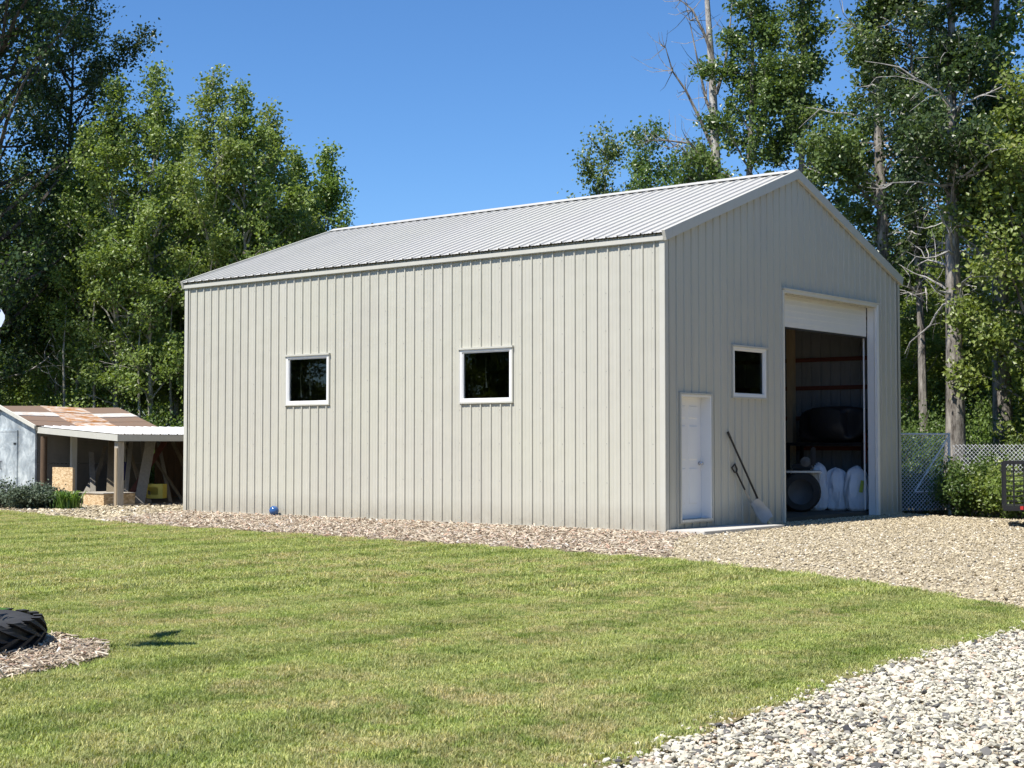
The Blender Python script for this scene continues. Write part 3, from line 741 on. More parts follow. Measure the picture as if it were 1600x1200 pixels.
o = GO('red_panel', 'narrow red strip hanging at the end of the garage rack', 'panel', 7.90, .36, 1.02); MB().box(-.04, .04, -.01, .02, 0, .62).build('strip', 'red', o)

# ------------------------------------------------------------------ old shed with rusty roof and its lean-to
SU = Vector((.72, .695, 0)).normalized(); SV = Vector((-SU.y, SU.x, 0))     # along the eave; across towards the far side
SA = math.atan2(SU.y, SU.x); S0 = (-11.7, 37.0)
shed = thing('old_shed', 'weathered grey-blue shed with patched rusty roof', 'shed', (S0[0], S0[1], 0), SA)
SL, SW, SE, SR = 3.1, 3.7, 1.86, 2.36
mb = MB(); mb.add([(0, 0, -.05), (0, SW, -.05), (0, SW, SE), (0, SW / 2, SR), (0, 0, SE), (-.05, 0, -.05), (-.05, SW, -.05), (-.05, SW, SE), (-.05, SW / 2, SR), (-.05, 0, SE)], [(0, 1, 2, 3, 4), (9, 8, 7, 6, 5), (0, 4, 9, 5), (1, 6, 7, 2)]); mb.build('gable_wall', 'shedwall', shed)
mb = MB(); mb.add([(SL, 0, -.05), (SL, SW, -.05), (SL, SW, SE), (SL, SW / 2, SR), (SL, 0, SE)], [(0, 1, 2, 3, 4)]); mb.build('gable_wall', 'shedwall', shed)
MB().box(-.048, SL, SW - .05, SW - .001, -.05, SE).build('side_wall', 'shedwall', shed)
for i in range(3):
    MB().box(.02 + i * 1.03, 1.04 + i * 1.03, .0, .04, -.05, .92).build('wall_board', 'shadewood', shed); MB().box(.02 + i * 1.03, 1.04 + i * 1.03, .0, .036, .93, SE).build('wall_board', 'shadewood', shed)
dr = MB().box(-.085, -.055, .93, 1.85, .06, 1.72).build('door', 'shedwall', shed)
MB().box(-.092, -.055, .90, .928, .04, 1.76).build('door_trim', 'shedwall', shed); MB().box(-.092, -.055, .93, 1.9, 1.722, 1.76).build('door_trim', 'shedwall', shed)
for z in (.4, 1.4): MB().box(-.095, -.0851, .93, 1.08, z, z + .05).build('hinge', 'black', dr)
MB().tube([(-.09, 1.74, .78), (-.13, 1.74, .78), (-.13, 1.74, .98), (-.09, 1.74, .98)], .012, 5).build('handle', 'black', dr)
cols = 3; rows = 4; rs = math.hypot(SW / 2 + .15, (SR - SE) * (SW / 2 + .15) / (SW / 2))
rk = math.atan2(SR - SE, SW / 2); mats = [['rust_brown', 'rust_orange', 'rust_brown'], ['rust_white', 'rust_orange', 'rust_white'], ['rust_brown', 'rust_orange', 'rust_brown'], ['rust_brown', 'rust_orange', 'rust_brown']]
for side in (0, 1):
    for i in range(cols):
        for j in range(rows):
            x0 = -.12 + i * (SL + .24) / cols; x1 = x0 + (SL + .24) / cols + .03
            hh = [0, .3, .5, .75, 1]; d0, d1 = hh[j] * rs, hh[j + 1] * rs + .04
            z_ = .03 + (rows - j) * .0 + ((i + j) % 2) * .006
            def P(x, d, up): return (x, (SW / 2 - d * math.cos(rk)) if side == 0 else (SW / 2 + d * math.cos(rk)), SR - d * math.sin(rk) + up + .02 * math.sin(x * 2.1 + d))
            up0 = z_ + .0; mb = MB(); mb.add([P(x0, d0, up0), P(x1, d0, up0), P(x1, d1, up0 + .012), P(x0, d1, up0 + .012), P(x0, d0, up0 - .012), P(x1, d0, up0 - .012), P(x1, d1, up0), P(x0, d1, up0)],
                [(0, 1, 2, 3), (7, 6, 5, 4), (0, 4, 5, 1), (1, 5, 6, 2), (2, 6, 7, 3), (3, 7, 4, 0)]); mb.build('roof_sheet', mats[j][i], shed)
mb = MB(); mb.beam((-.14, SW / 2, SR + .02), (-.14, -.16, SE - .03), .04, .09); mb.beam((-.14, SW / 2, SR + .02), (-.14, SW + .16, SE - .03), .04, .09); mb.build('barge_board', 'whitewood', shed)
MB().box(-.1, SL + .1, -.19, -.155, SE - .11, SE - .03).build('eave_board', 'greywood', shed)

# lean-to (open, white ribbed roof)
lean = thing('lean_to', 'open lean-to with white ribbed roof and timber posts beside the rusty shed', 'shelter', (S0[0], S0[1], 0), SA)
LL, LW, LT, LB = 6.4, 3.75, 1.80, 1.60
x = -.05
lk = math.atan2(LT - LB, LW)
while x < LL:
    e = min(x + PANEL, LL); mb = MB()
    ribbed(mb, x, e, .1, lambda q: (0, math.hypot(LW, LT - LB) + .12), [], lambda q, h, d: (q, -d * math.cos(lk) - .19, LT + .045 + h - d * math.sin(lk)), .025)
    mb.build('roof_panel', 'whiteroof', lean); x = e
MB().box(-.05, LL, -LW - .31, -LW - .285, LB - .12, LB + .025).build('fascia', 'trim', lean)
mb = MB(); mb.add([(-.08, -.16, LT + .03), (-.08, -LW - .31, LB + .025), (-.08, -LW - .31, LB - .12), (-.08, -.16, LT - .115), (-.052, -.16, LT + .03), (-.052, -LW - .31, LB + .025), (-.052, -LW - .31, LB - .12), (-.052, -.16, LT - .115)],
    [(0, 1, 2, 3), (7, 6, 5, 4), (0, 4, 5, 1), (1, 5, 6, 2), (2, 6, 7, 3), (3, 7, 4, 0)]); mb.build('rake_board', 'trim', lean)
mb = MB().box(.0, .15, -LW - .20, -LW - .03, -.1, LB - .13); mb.build('post', 'greywood', lean)
MB().box(-.028, -.001, -LW - .19, -LW - .09, -.1, LB - .28).build('post_board', 'lumber', lean)
MB().tube([(.03, -.30, -.1), (.03, -.30, 1.6)], .08, 10).build('post', 'brownlog', lean, True)
for xx in (1.9, ): MB().box(xx, xx + .11, -LW - .2, -LW - .09, LB - .45, LB - .13).build('hanging_block', 'lumber', lean)
for i in range(18): MB().box(LL - .12, LL - .09, -LW - .2 + i * .2, -LW - .2 + i * .2 + .185, -.1, LB - .02 + i * .009).build('shade_end_board', 'brownlog', lean)  # dark boards added to close the far end and deepen the shade
for i in range(17): MB().box(3.14 + i * .19, 3.14 + i * .19 + .178, -.26, -.23, -.1, LT - .02).build('back_board', 'brownlog', lean)  # added dark boards, so the right bay reads as black shade
for xx in (2.95, 4.6, 6.2): MB().box(xx, xx + .13, -LW - .2, -LW - .07, -.1, LB - .13).build('post', 'greywood', lean)
for xx, yy in ((.75, -.35), (2.1, -.35)): MB().box(xx, xx + .14, yy, yy + .1, -.1, LT - .1).build('post', 'whitewood', lean)
for xx in (.3, 1.4, 2.5, 3.6, 4.7, 5.8): MB().beam((xx, -.2, LT - .06), (xx, -LW - .25, LB - .06), .04, .10).build('rafter', 'lumber', lean)
fl = MB(); fl.add([(-.02, -.02, .004), (LL, -.02, .004), (LL, -LW - .1, .004), (-.02, -LW - .1, .004)], [(3, 2, 1, 0)]); o = fl.build('lean_to_shade_floor', 'shadefloor'); structure(o); o.location = (S0[0], S0[1], .018); o.rotation_euler = (0, 0, SA)  # dark sheet added over the gravel to paint shade under the roof
def LO(name, label, cat, x, y, z=0, rz=0, group=None):
    p = Vector((S0[0], S0[1], 0)) + SU * x + SV * y; return thing(name, label, cat, (p.x, p.y, z), SA + rz, group)
# things stored under the lean-to
o = LO('strand_board', 'upright square of strand board behind the dark juniper', 'board', -.12, -1.05, -.02); MB().box(0, .02, -1.0, 0, 0, .88).build('board', 'osb', o); MB().box(.021, .07, -1.0, -.93, 0, .85).build('batten', 'lumber', o)
o = LO('strand_board_box', 'low strand board box with grey lid by the timber post', 'box', -.10, -2.55, -.02)
MB().box(0, .02, -.95, 0, 0, .29).build('front_board', 'osb', o); MB().box(.021, .8, -.95, -.93, 0, .29).build('side_board', 'osb', o); MB().box(.021, .8, -.02, 0, 0, .29).build('side_board', 'osb', o); MB().box(.78, .8, -.929, -.021, 0, .29).build('back_board', 'osb', o)
MB().box(-.02, .82, -.97, .30, .291, .31).build('lid', 'greywood', o)
o = LO('blue_tub', 'dark blue plastic tub hung on a pale post in the lean-to', 'tub', 1.95, -.62, .50)
MB().lathe([(.17, 0), (.19, .01), (.23, .42), (.25, .43), (.25, .46), (.22, .46), (.18, .03)], 20).build('tub', 'bluetub', o, True)
MB().box(-.03, .03, .2, .28, .38, .44).build('hook', 'steel', o)
o = LO('yellow_crate', 'yellow plastic crate lying on the lean-to floor', 'crate', 1.55, -2.95, .0, R(42))
for (bx0) in ((-.17, .17, -.24, -.22, .0, .34), (-.17, .17, .22, .24, 0, .34), (-.17, -.15, -.22, .22, 0, .09), (-.17, -.15, -.22, .22, .27, .34), (-.17, -.15, -.22, -.13, .09, .27), (-.17, -.15, .13, .22, .09, .27), (.15, .17, -.22, .22, 0, .34)):
    MB().box(*bx0).build('side', 'yellow', o)
MB().box(-.149, .149, -.219, .219, .0, .02).build('bottom', 'yellow', o)
o.location.z = .12
lb = [(.25, -3.15, 0, 1.55, -.9, 1.46, .18, 'shadelumber'), (.55, -3.3, 0, 1.9, -1.2, 1.5, .10, 'shadegrey'), (.9, -3.35, 0, 1.75, -2.4, 1.5, .24, 'shadegrey'), (.6, -3.2, 0, 2.6, -1.6, 1.45, .14, 'redwood'), (1.1, -3.3, 0, 1.8, -1.2, 1.4, .09, 'shadelumber'), (1.3, -3.1, 0, 2.4, -.9, 1.45, .12, 'shadegrey'), (.35, -2.2, 0, 1.2, -.5, 1.2, .12, 'shadegrey'), (.3, -1.7, 0, 1.5, -.5, .95, .14, 'shadegrey'), (.5, -1.8, 0, 1.6, -.45, 1.35, .08, 'shadelumber'), (2.3, -3.0, 0, 2.5, -.7, 1.5, .10, 'shadelumber'), (2.0, -2.9, 0, 2.9, -.8, 1.5, .09, 'shadegrey'), (2.7, -3.2, 0, 3.3, -.8, 1.5, .12, 'shadelumber')]
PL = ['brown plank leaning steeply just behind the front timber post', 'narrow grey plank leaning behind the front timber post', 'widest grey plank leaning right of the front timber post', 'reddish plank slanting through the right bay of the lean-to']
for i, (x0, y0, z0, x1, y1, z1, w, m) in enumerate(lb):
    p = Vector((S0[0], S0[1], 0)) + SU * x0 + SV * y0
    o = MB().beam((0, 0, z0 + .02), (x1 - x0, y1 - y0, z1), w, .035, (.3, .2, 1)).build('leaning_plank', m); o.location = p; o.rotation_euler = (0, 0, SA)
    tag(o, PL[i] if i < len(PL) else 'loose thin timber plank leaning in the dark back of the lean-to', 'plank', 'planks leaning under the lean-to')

# ------------------------------------------------------------------ foliage makers
def leaf_cloud(rng, C, size, jitter_up=.35, droop=0.0, aspect=.72):
    """quads (folded rhombs) at the points C"""
    n = len(C); nrm = rng.normal(0, 1, (n, 3)) + np.array([-.40, -.50, .55]); nrm /= np.linalg.norm(nrm, axis=1)[:, None]
    d = rng.normal(0, 1, (n, 3)); d[:, 2] -= droop; d -= (d * nrm).sum(1)[:, None] * nrm; d /= np.linalg.norm(d, axis=1)[:, None] + 1e-9
    s = np.cross(nrm, d); L = (size * rng.uniform(.6, 1.25, n))[:, None]; w = L * aspect / 2
    mid = C + d * L * .42
    V = np.stack([C, mid + s * w + nrm * L * .10, C + d * L, mid - s * w + nrm * L * .10], 1).reshape(-1, 3)
    F = np.arange(n * 4).reshape(-1, 4); return V, F
def grow(seed, H, base, rad, n_limb, n_leaf, leaf, shape='aspen', trunk_r=.14, lean=(0, 0), dead=0, clump=.20, up=(25, 60), bend=.35):
    rng = np.random.default_rng(seed); tr = MB()
    k = 11; zs = np.linspace(0, H, k); off = np.cumsum(rng.normal(0, bend * .22, (k, 2)), 0) * np.linspace(0, 1, k)[:, None] + np.outer(zs / H, lean); off -= off[0]
    path = np.column_stack([off, zs]); rr = trunk_r * (1 - .93 * (zs / H) ** .9); rr[0] *= 1.35
    tr.tube(path, rr, 9 if trunk_r > .15 else 7)
    cen = []; wts = []
    for i in range(n_limb):
        t = (i + rng.uniform(0, 1)) / n_limb; z = base + (H * .985 - base) * t
        if shape == 'aspen': pr = min(1, .55 + t * 1.5) * min(1, ((1 - t) / .48) ** 1.0 + .02)
        elif shape == 'column': pr = .75 + .35 * math.sin(t * 9 + seed) if t < .8 else (1 - t) / .2 * .8 + .15
        else: pr = math.sin(math.pi * (.12 + .8 * t)) ** .6
        L = max(.2, rad * pr * rng.uniform(.45, 1.35)); az = i * 2.39996 + rng.normal(0, .5); el = R(rng.uniform(*up))
        p = np.array([np.interp(z, zs, path[:, 0]), np.interp(z, zs, path[:, 1]), z]); pts = [p]
        d = np.array([math.cos(az) * math.cos(el), math.sin(az) * math.cos(el), math.sin(el)]); st = 5
        for j in range(st):
            d = d + rng.normal(0, .13, 3) + np.array([0, 0, .05]); d /= np.linalg.norm(d); pts.append(pts[-1] + d * L / st / math.cos(el) ** .3)
        r0 = min(trunk_r * .45, .012 + L * .017) * (1 if t < .8 else .7)
        tr.tube(pts, np.linspace(r0, .005, st + 1), 4, False)
        pts = np.array(pts)
        for q in range(4):
            tt = rng.uniform(.3, 1); b = pts[0] + 0; f = tt * st; j = min(int(f), st - 1); b = pts[j] + (pts[j + 1] - pts[j]) * (f - j)
            e = d + rng.normal(0, .75, 3); e /= np.linalg.norm(e); l2 = L * rng.uniform(.2, .45); tip = b + e * l2
            tr.tube([b, b + e * l2 * .5 + rng.normal(0, .03, 3), tip], [.009, .006, .003], 3, False)
            for g in (.35, .7, 1.0): cen.append(b + e * l2 * g); wts.append(.15 + L / rad)
        for g in ((.12, .28, .45, .65, .85, 1.0) if shape == 'round' else (.45, .65, .85, 1.0)):
            f = g * st; j = min(int(f), st - 1); cen.append(pts[j] + (pts[j + 1] - pts[j]) * (f - j)); wts.append(.12 + .8 * L / rad)
    cen = np.array(cen); wts = np.array(wts) * rng.gamma(.8, 1, len(cen)); wts /= wts.sum()
    pick = rng.choice(len(cen), n_leaf, p=wts); C = cen[pick] + rng.normal(0, clump, (n_leaf, 3)) * np.array([1, 1, .85])
    V, F = leaf_cloud(rng, C, leaf)
    ct = rng.uniform(0, 1, len(cen))
    tint = np.clip(.5 * ct[pick] + .5 * rng.uniform(0, 1, n_leaf) + rng.normal(0, .08, n_leaf), 0, 1)
    return tr, np_mesh('crown', V, F, False, tint)
def dead_limbs(seed, zs, n, L, r0=.03, x=0, y=0, az=None, up=(-10, 35), tw=5):
    rng = np.random.default_rng(seed); mb = MB()
    for i in range(n):
        z = rng.uniform(*zs); a = rng.uniform(0, 6.28) if az is None else rng.normal(az, .7); el = R(rng.uniform(*up)); l = L * rng.uniform(.5, 1.1)
        d = np.array([math.cos(a) * math.cos(el), math.sin(a) * math.cos(el), math.sin(el)]); pts = [np.array([x, y, z])]; st = 6
        for j in range(st): d = d + rng.normal(0, .2, 3); d /= np.linalg.norm(d); pts.append(pts[-1] + d * l / st)
        mb.tube(pts, np.linspace(r0, .006, st + 1), 5, False)
        for q in range(tw):
            j = rng.integers(1, st); e = d + rng.normal(0, .8, 3); e /= np.linalg.norm(e); b = pts[j]; l2 = l * rng.uniform(.2, .5); p2 = [b]
            for m in range(3): e = e + rng.normal(0, .3, 3); e /= np.linalg.norm(e); p2.append(p2[-1] + e * l2 / 3)
            mb.tube(p2, [.011, .009, .006, .004], 3, False)
    return mb
def at_px(px, Y): return ((px - 800) / 2344.8 * Y, Y)
def tree(seed, px, Y, H, base, rad, nl, leaves, leaf, label, mat='leaf_aspen', bark='bark_pale', shape='aspen', tr=.13, name='aspen_tree', group=None, cat='tree', rz=None, dead=None, **kw):
    x, y = at_px(px, Y); o = thing(name, label, cat, (x, y, -.05), 0 if rz is None else rz, group)
    t, c = grow(seed, H, base, rad, nl, leaves, leaf, shape, tr, **kw)
    t.build('trunk', bark, o, True); link_mesh('crown', c, M[mat], o)
    if dead: dead_limbs(seed + 5, **dead).build('dead_branches', 'deadwood', o, True)
    return o
def bush(seed, name, label, x, y, rx, ry, H, n, leaf, mat, group=None, stems=14, shell=.55, twig='bark'):
    rng = np.random.default_rng(seed); o = thing(name, label, 'shrub', (x, y, -.05), 0, group); mb = MB(); cen = []
    for i in range(stems):
        a = rng.uniform(0, 6.28); q = rng.uniform(.15, 1) ** .6; top = np.array([math.cos(a) * rx * q, math.sin(a) * ry * q, H * (1 - .55 * q * q) * rng.uniform(.7, 1.05)])
        p0 = np.array([math.cos(a) * rx * .15 * q, math.sin(a) * ry * .15 * q, 0]); mid = p0 + (top - p0) * .5 + np.array([0, 0, H * .12]) + rng.normal(0, .05, 3)
        mb.tube([p0, mid, top], [.016, .011, .004], 4, False)
        for g in np.linspace(.25, 1, 8): cen.append((p0 + (mid - p0) * g * 2 if g < .5 else mid + (top - mid) * (g - .5) * 2) + rng.normal(0, shell * .25, 3) * [rx * .5, ry * .5, H * .3])
    cen = np.array(cen); w = rng.gamma(1.5, 1, len(cen)); w /= w.sum(); pk = rng.choice(len(cen), n, p=w)
    C = cen[pk] + rng.normal(0, 1, (n, 3)) * np.array([rx, ry, H * .7]) * .12; C[:, 2] = np.abs(C[:, 2])
    V, F = leaf_cloud(rng, C, leaf); tint = np.clip(.5 * rng.uniform(0, 1, len(cen))[pk] + .5 * rng.uniform(0, 1, n), 0, 1)
    mb.build('stems', twig, o, True); link_mesh('foliage', np_mesh('foliage', V, F, False, tint), M[mat], o); return o

# ------------------------------------------------------------------ the trees on the left, behind the shed
tree(11, -30, 45.0, 20.0, 2.6, 4.6, 110, 56000, .135, 'tall dark broadleaf tree at the left edge, its crown leaving the frame', 'leaf_dark', 'bark_dark', 'round', .24, 'broadleaf_tree', up=(0, 45), clump=.26, dead=dict(zs=(3, 9), n=8, L=3.0, r0=.05))
tree(12, 105, 48, 16.5, 2.5, 2.3, 70, 28000, .125, 'dark broadleaf tree between the left-edge tree and the pale aspens', 'leaf_dark', 'bark_dark', 'round', .17, 'broadleaf_tree', up=(5, 50))
LEFT = [(21, 236, 43.5, 12.7, 2.2, 1.9, 'aspen with the tallest pointed top just right of the dark left-edge tree'), (22, 325, 43.5, 12.4, 2.0, 1.8, 'aspen with a pointed top above the far left corner of the garage'),
        (23, 375, 43.5, 11.9, 2.0, 1.6, 'aspen just right of the tallest pointed aspen above the garage corner'), (24, 412, 45, 11.6, 2.2, 1.5, 'narrow aspen at the right end of the dense left stand'),
        (25, 492, 48, 11.0, 3.0, 1.4, 'thin lone aspen with pale trunk beside the far end of the roof ridge'), (26, 462, 47, 10.7, 2.6, 1.2, 'small aspen left of the thin lone aspen near the roof ridge'), (27, 178, 44, 12.2, 2.6, 1.8, 'aspen half hidden by the dark left-edge tree')]
asp = []
for sd, px, Y, H, b, r, lab in LEFT:
    asp.append(tree(sd, px, Y, H, b, r * 1.0, 66, 18000, .115, lab, 'leaf_aspen', 'bark_pale', 'aspen', .10, up=(20, 60), clump=.155, dead=dict(zs=(2, 6), n=5, L=1.3, r0=.02) if sd % 2 else None))
tree(28, 540, 51, 8.2, 2.0, .9, 20, 2600, .10, 'short sparse aspen at the far gable end of the roof', 'leaf_aspen', 'bark_pale', 'aspen', .06, dead=dict(zs=(4, 8), n=6, L=1.4, r0=.018))
G1 = 'aspens in the stand behind the rusty shed'
spots = [(-40, 49), (30, 50), (85, 47), (125, 51), (150, 53), (205, 51), (270, 49), (290, 53), (350, 51), (390, 53), (440, 55), (240, 55), (60, 55), (320, 57), (170, 58), (-10, 57), (470, 58), (120, 45.5), (275, 46.5)]
for i, (px, Y) in enumerate(spots):
    s = random.uniform(.72, .92) if px > 380 else random.uniform(.82, 1.02)
    copy_tree(asp[i % 7], (*at_px(px, Y), -.05), random.uniform(-.9, .9), (random.uniform(.85, 1.1), s), 'slender aspen in the mixed stand behind the rusty shed', G1)
bsp = [(-10, 41.5, 2.0, 3.4), (60, 42, 1.7, 3.0), (120, 42.5, 1.8, 3.6), (170, 43, 1.9, 3.4), (215, 43, 1.6, 3.1), (262, 42, 1.5, 3.0), (300, 43, 1.6, 3.8), (90, 45.5, 2.2, 4.6), (190, 46, 2.3, 4.4), (280, 46.5, 2.2, 4.8), (20, 46, 2.2, 4.6), (360, 46, 2, 4)]
bl = []
for i, (px, Y, r, H) in enumerate(bsp):
    if i < 4: bl.append(bush(60 + i, 'understorey_shrub', 'tall leafy shrub in the undergrowth behind the rusty shed', *at_px(px, Y), r, r, H * .82, 5500, .10, 'leaf_shrub' if i != 2 else 'leaf_aspen', 'shrubs behind the rusty shed', 22))
    else: copy_tree(bl[i % 4], (*at_px(px, Y), -.05), random.uniform(-1, 1), (random.uniform(.8, 1.05), random.uniform(.8, 1.15)), 'tall leafy shrub in the undergrowth behind the rusty shed', 'shrubs behind the rusty shed')
for i, (px, Y, H) in enumerate(((96, 44.6, 5.6), (142, 44.2, 6.6), (213, 43.2, 5.2), (186, 44.6, 6.6), (262, 43.6, 5.8))):
    x, y = at_px(px, Y); o = thing('bare_trunk', 'thin pale bare trunk standing among the shrubs behind the shed', 'trunk', (x, y, -.05), 0, 'pale bare trunks behind the shed')
    MB().tube([(0, 0, 0), (.1, 0, H * .4), (.02, .05, H * .75), (.12, 0, H)], [.05, .042, .03, .01], 7).build('stem', 'bark_pale', o, True); dead_limbs(90 + i, (H * .5, H), 3, 1.1, .014).build('twigs', 'bark_pale', o, True)

# ------------------------------------------------------------------ the trees on the right, behind the garage
POP = dict(mat='leaf_poplar', bark='bark', shape='column', name='poplar_tree', up=(10, 55), clump=.17)
tree(31, 930, 48, 11.4, 2.5, 1.2, 44, 9500, .115, 'small poplar standing alone above the middle of the roof ridge', **{**POP, 'shape': 'round'}, tr=.09)
tree(32, 1018, 47, 11.3, 2.5, 1.35, 46, 11000, .115, 'small poplar left of the bare dead tree above the ridge', **{**POP, 'shape': 'round'}, tr=.10)
tree(33, 1068, 45, 10.4, 2.5, 1.3, 46, 11000, .115, 'low bushy poplar at the foot of the bare dead tree', **{**POP, 'shape': 'round'}, tr=.10)
tree(34, 855, 49, 9.0, 3, .6, 14, 1500, .11, 'tip of a small poplar barely showing above the roof ridge', **{**POP, 'shape': 'aspen'}, tr=.05)
x, y = at_px(1122, 44); snag = thing('dead_tree', 'bare dead tree with pale twisted limbs reaching left against the sky', 'tree', (x, y, -.05))
MB().tube([(0.05, 0, 0), (.05, 0, 6), (-.03, 0, 10), (-.12, .05, 12.5), (-.28, 0, 15), (-.45, 0, 17.5)], [.20, .17, .14, .11, .07, .03], 9).build('trunk', 'deadwood', snag, True)
for i, (z, pts) in enumerate(((9.9, [(-.5, 1.1), (-.95, 2.0), (-1.35, 2.6), (-1.6, 3.3)]), (9.2, [(-.35, .6), (-.8, 1.15), (-1.5, 1.22), (-2.1, 1.2)]), (10.8, [(-.3, .9), (-.55, 1.8), (-.8, 3.2)]), (11.8, [(.25, .8), (.4, 1.8), (.55, 3.0)]), (8.4, [(-.3, .7), (-.7, 1.5), (-1.2, 1.9)]), (12.6, [(-.35, .9), (-.75, 1.7), (-1.1, 2.0)]))):
    b = MB().tube([(0, 0, z)] + [(a_ * .95, random.uniform(-.2, .2), z + c_) for a_, c_ in pts], np.linspace(.06, .012, len(pts) + 1), 6); b.build('limb', 'bark', snag, True)
    tw = MB(); rg = np.random.default_rng(300 + i)
    for a_, c_ in pts:
        for q in range(6):
            e = rg.normal(0, 1, 3) + np.array([-.5, 0, .5]); e /= np.linalg.norm(e); b0 = np.array([a_ * .95, 0, z + c_]); l2 = rg.uniform(.3, .9); e2 = e + rg.normal(0, .4, 3)
            tw.tube([b0, b0 + e * l2 * .35, b0 + e * l2 * .55 + e2 * l2 * .2, b0 + e * l2 * .6 + e2 * l2 * .55 + np.array([0, 0, .15])], [.016, .012, .008, .004], 3, False)
    tw.build('twigs', 'bark', snag, True)
tree(35, 1172, 43, 18.0, 2.5, 1.45, 74, 30000, .12, 'tall columnar poplar just right of the bare dead tree', tr=.17, **POP)
tree(36, 1256, 42.5, 18.5, 2.5, 1.35, 74, 29000, .12, 'tall columnar poplar rising behind the near gable peak', tr=.18, **POP)
tree(37, 1385, 38, 18.5, 4.5, 1.75, 76, 33000, .12, 'tall poplar with furrowed pale trunk rising behind the right roof slope', tr=.24, dead=dict(zs=(5, 11), n=18, L=2.2, r0=.035), **POP)
tree(38, 1492, 33.6, 15.5, 6.3, 1.5, 56, 21000, .115, 'poplar with thick scarred trunk beside the fence post', tr=.26, dead=dict(zs=(4.5, 10), n=18, L=2.3, r0=.035), **{**POP, 'mat': 'leaf_dark', 'bark': 'bark'})
tree(39, 1567, 34.6, 17.5, 5.5, 1.7, 62, 26000, .115, 'poplar with a thick trunk near the right edge of the frame', tr=.27, dead=dict(zs=(4.5, 12), n=22, L=2.6, r0=.04), **{**POP, 'mat': 'leaf_poplar'})
tree(40, 1622, 33.0, 9.5, .8, 1.7, 54, 18000, .12, 'bright green leafy poplar cut by the right frame edge', tr=.13, **{**POP, 'mat': 'leaf_bright', 'shape': 'round'})
tree(41, 1445, 37.5, 13.5, 6, 1.3, 36, 8500, .115, 'half bare tree with tangled dead branches between two thick poplars', tr=.14, dead=dict(zs=(5, 13), n=30, L=2.0, r0=.03), **{**POP, 'mat': 'leaf_dark'})
pop_src = [o for o in bpy.data.objects if o.name.startswith('poplar_tree') and o.parent is None]
G2 = 'background trees behind the garage'
back = [(1110, 50, .78), (1200, 50, .75), (1140, 47, .70), (1285, 47, .66), (1335, 50, .66), (1362, 46, .70), (1430, 47, .74), (1470, 43, .66), (1530, 42, .78), (1520, 50, .72), (1580, 46, .75), (1640, 42, .85), (1690, 38, .9), (1420, 41, .42), (1060, 53, .70), (1610, 52, .9)]
cand = [asp[0], asp[1], asp[2], asp[3]]
for i, (px, Y, s) in enumerate(back):
    copy_tree(cand[i % 4], (*at_px(px, Y), -.05), random.uniform(-.9, .9), (random.uniform(.8, 1.1), s), 'slender leafy tree in the dense background behind the garage', G2)
rsp = [(1420, 35, .9), (1450, 38, 1.1), (1515, 36.5, 1.0), (1545, 34.0, .8), (1600, 36, 1.1), (1570, 39, 1.2), (1430, 41, 1.2), (1500, 41, 1.2), (1640, 35, 1.1), (1660, 32, 1.0)]
for i, (px, Y, s) in enumerate(rsp):
    copy_tree(bl[i % 4], (*at_px(px, Y), -.05), random.uniform(-1, 1), (s * .75, s), 'leafy shrub in the undergrowth beyond the chain-link fence', 'shrubs beyond the fence')
FB = [(1428, 32.2, .95, 1.15, 'leaf_shrub', 'rounded shrub filling the fence section next to the garage corner'), (1465, 32.0, .8, 1.0, 'leaf_shrub', 'shrub growing through the braced fence section beside its end post'), (1512, 30.8, .85, 1.35, 'leaf_shrub', 'tall bright shrub just right of the fence end post'),
      (1552, 30.4, .8, 1.15, 'leaf_bright', 'pale green shrub in the fence left of the black trailer gate'), (1598, 29.3, .8, 1.0, 'leaf_bright', 'pale shrub behind the black trailer gate')]
for i, (px, Y, r, H, m, lab) in enumerate(FB): bush(160 + i, 'fence_shrub', lab, *at_px(px, Y), r, r * .7, H, 5000, .075, m, None, 18)

# far woods closing the view, and trees around the yard outside the frame (seen only in reflections)
def woods(name, pts, srcs, label):
    P = np.array([(x, y, -.05) for x, y in pts]); n = len(P); pieces = []
    for s in srcs:
        for c in s.children:
            if c.name.split('.')[0] in ('trunk', 'crown'): pass
        cr = [c for c in s.children if c.name.startswith('crown')][0]; pieces.append((cr.data, None))
    sc_ = RNG.uniform(.75, 1.05, n); S3 = np.column_stack([sc_ * 1.25, sc_ * 1.25, sc_ * .78])
    return scatter(name, P, np.column_stack([np.zeros(n), np.zeros(n), RNG.uniform(0, 6.28, n)]), S3, RNG.uniform(0, 1, n), RNG.integers(0, len(pieces), n), pieces, label, 'woods')
far = [(random.uniform(-40, 45), random.uniform(62, 85)) for _ in range(110)]
woods('distant_woods', far, asp[:4], 'distant green woods closing the view behind the nearer trees')
ring = [(random.uniform(15, 34), random.uniform(0, 40)) for _ in range(60)] + [(random.uniform(14.5, 18), random.uniform(24, 36)) for _ in range(14)] + [(random.uniform(-36, -24), random.uniform(-5, 34)) for _ in range(30)] + [(random.uniform(-40, 30), random.uniform(-34, -22)) for _ in range(45)]
woods('surrounding_woods', ring, asp[:4], 'trees ringing the yard outside the view, mirrored in the window panes')

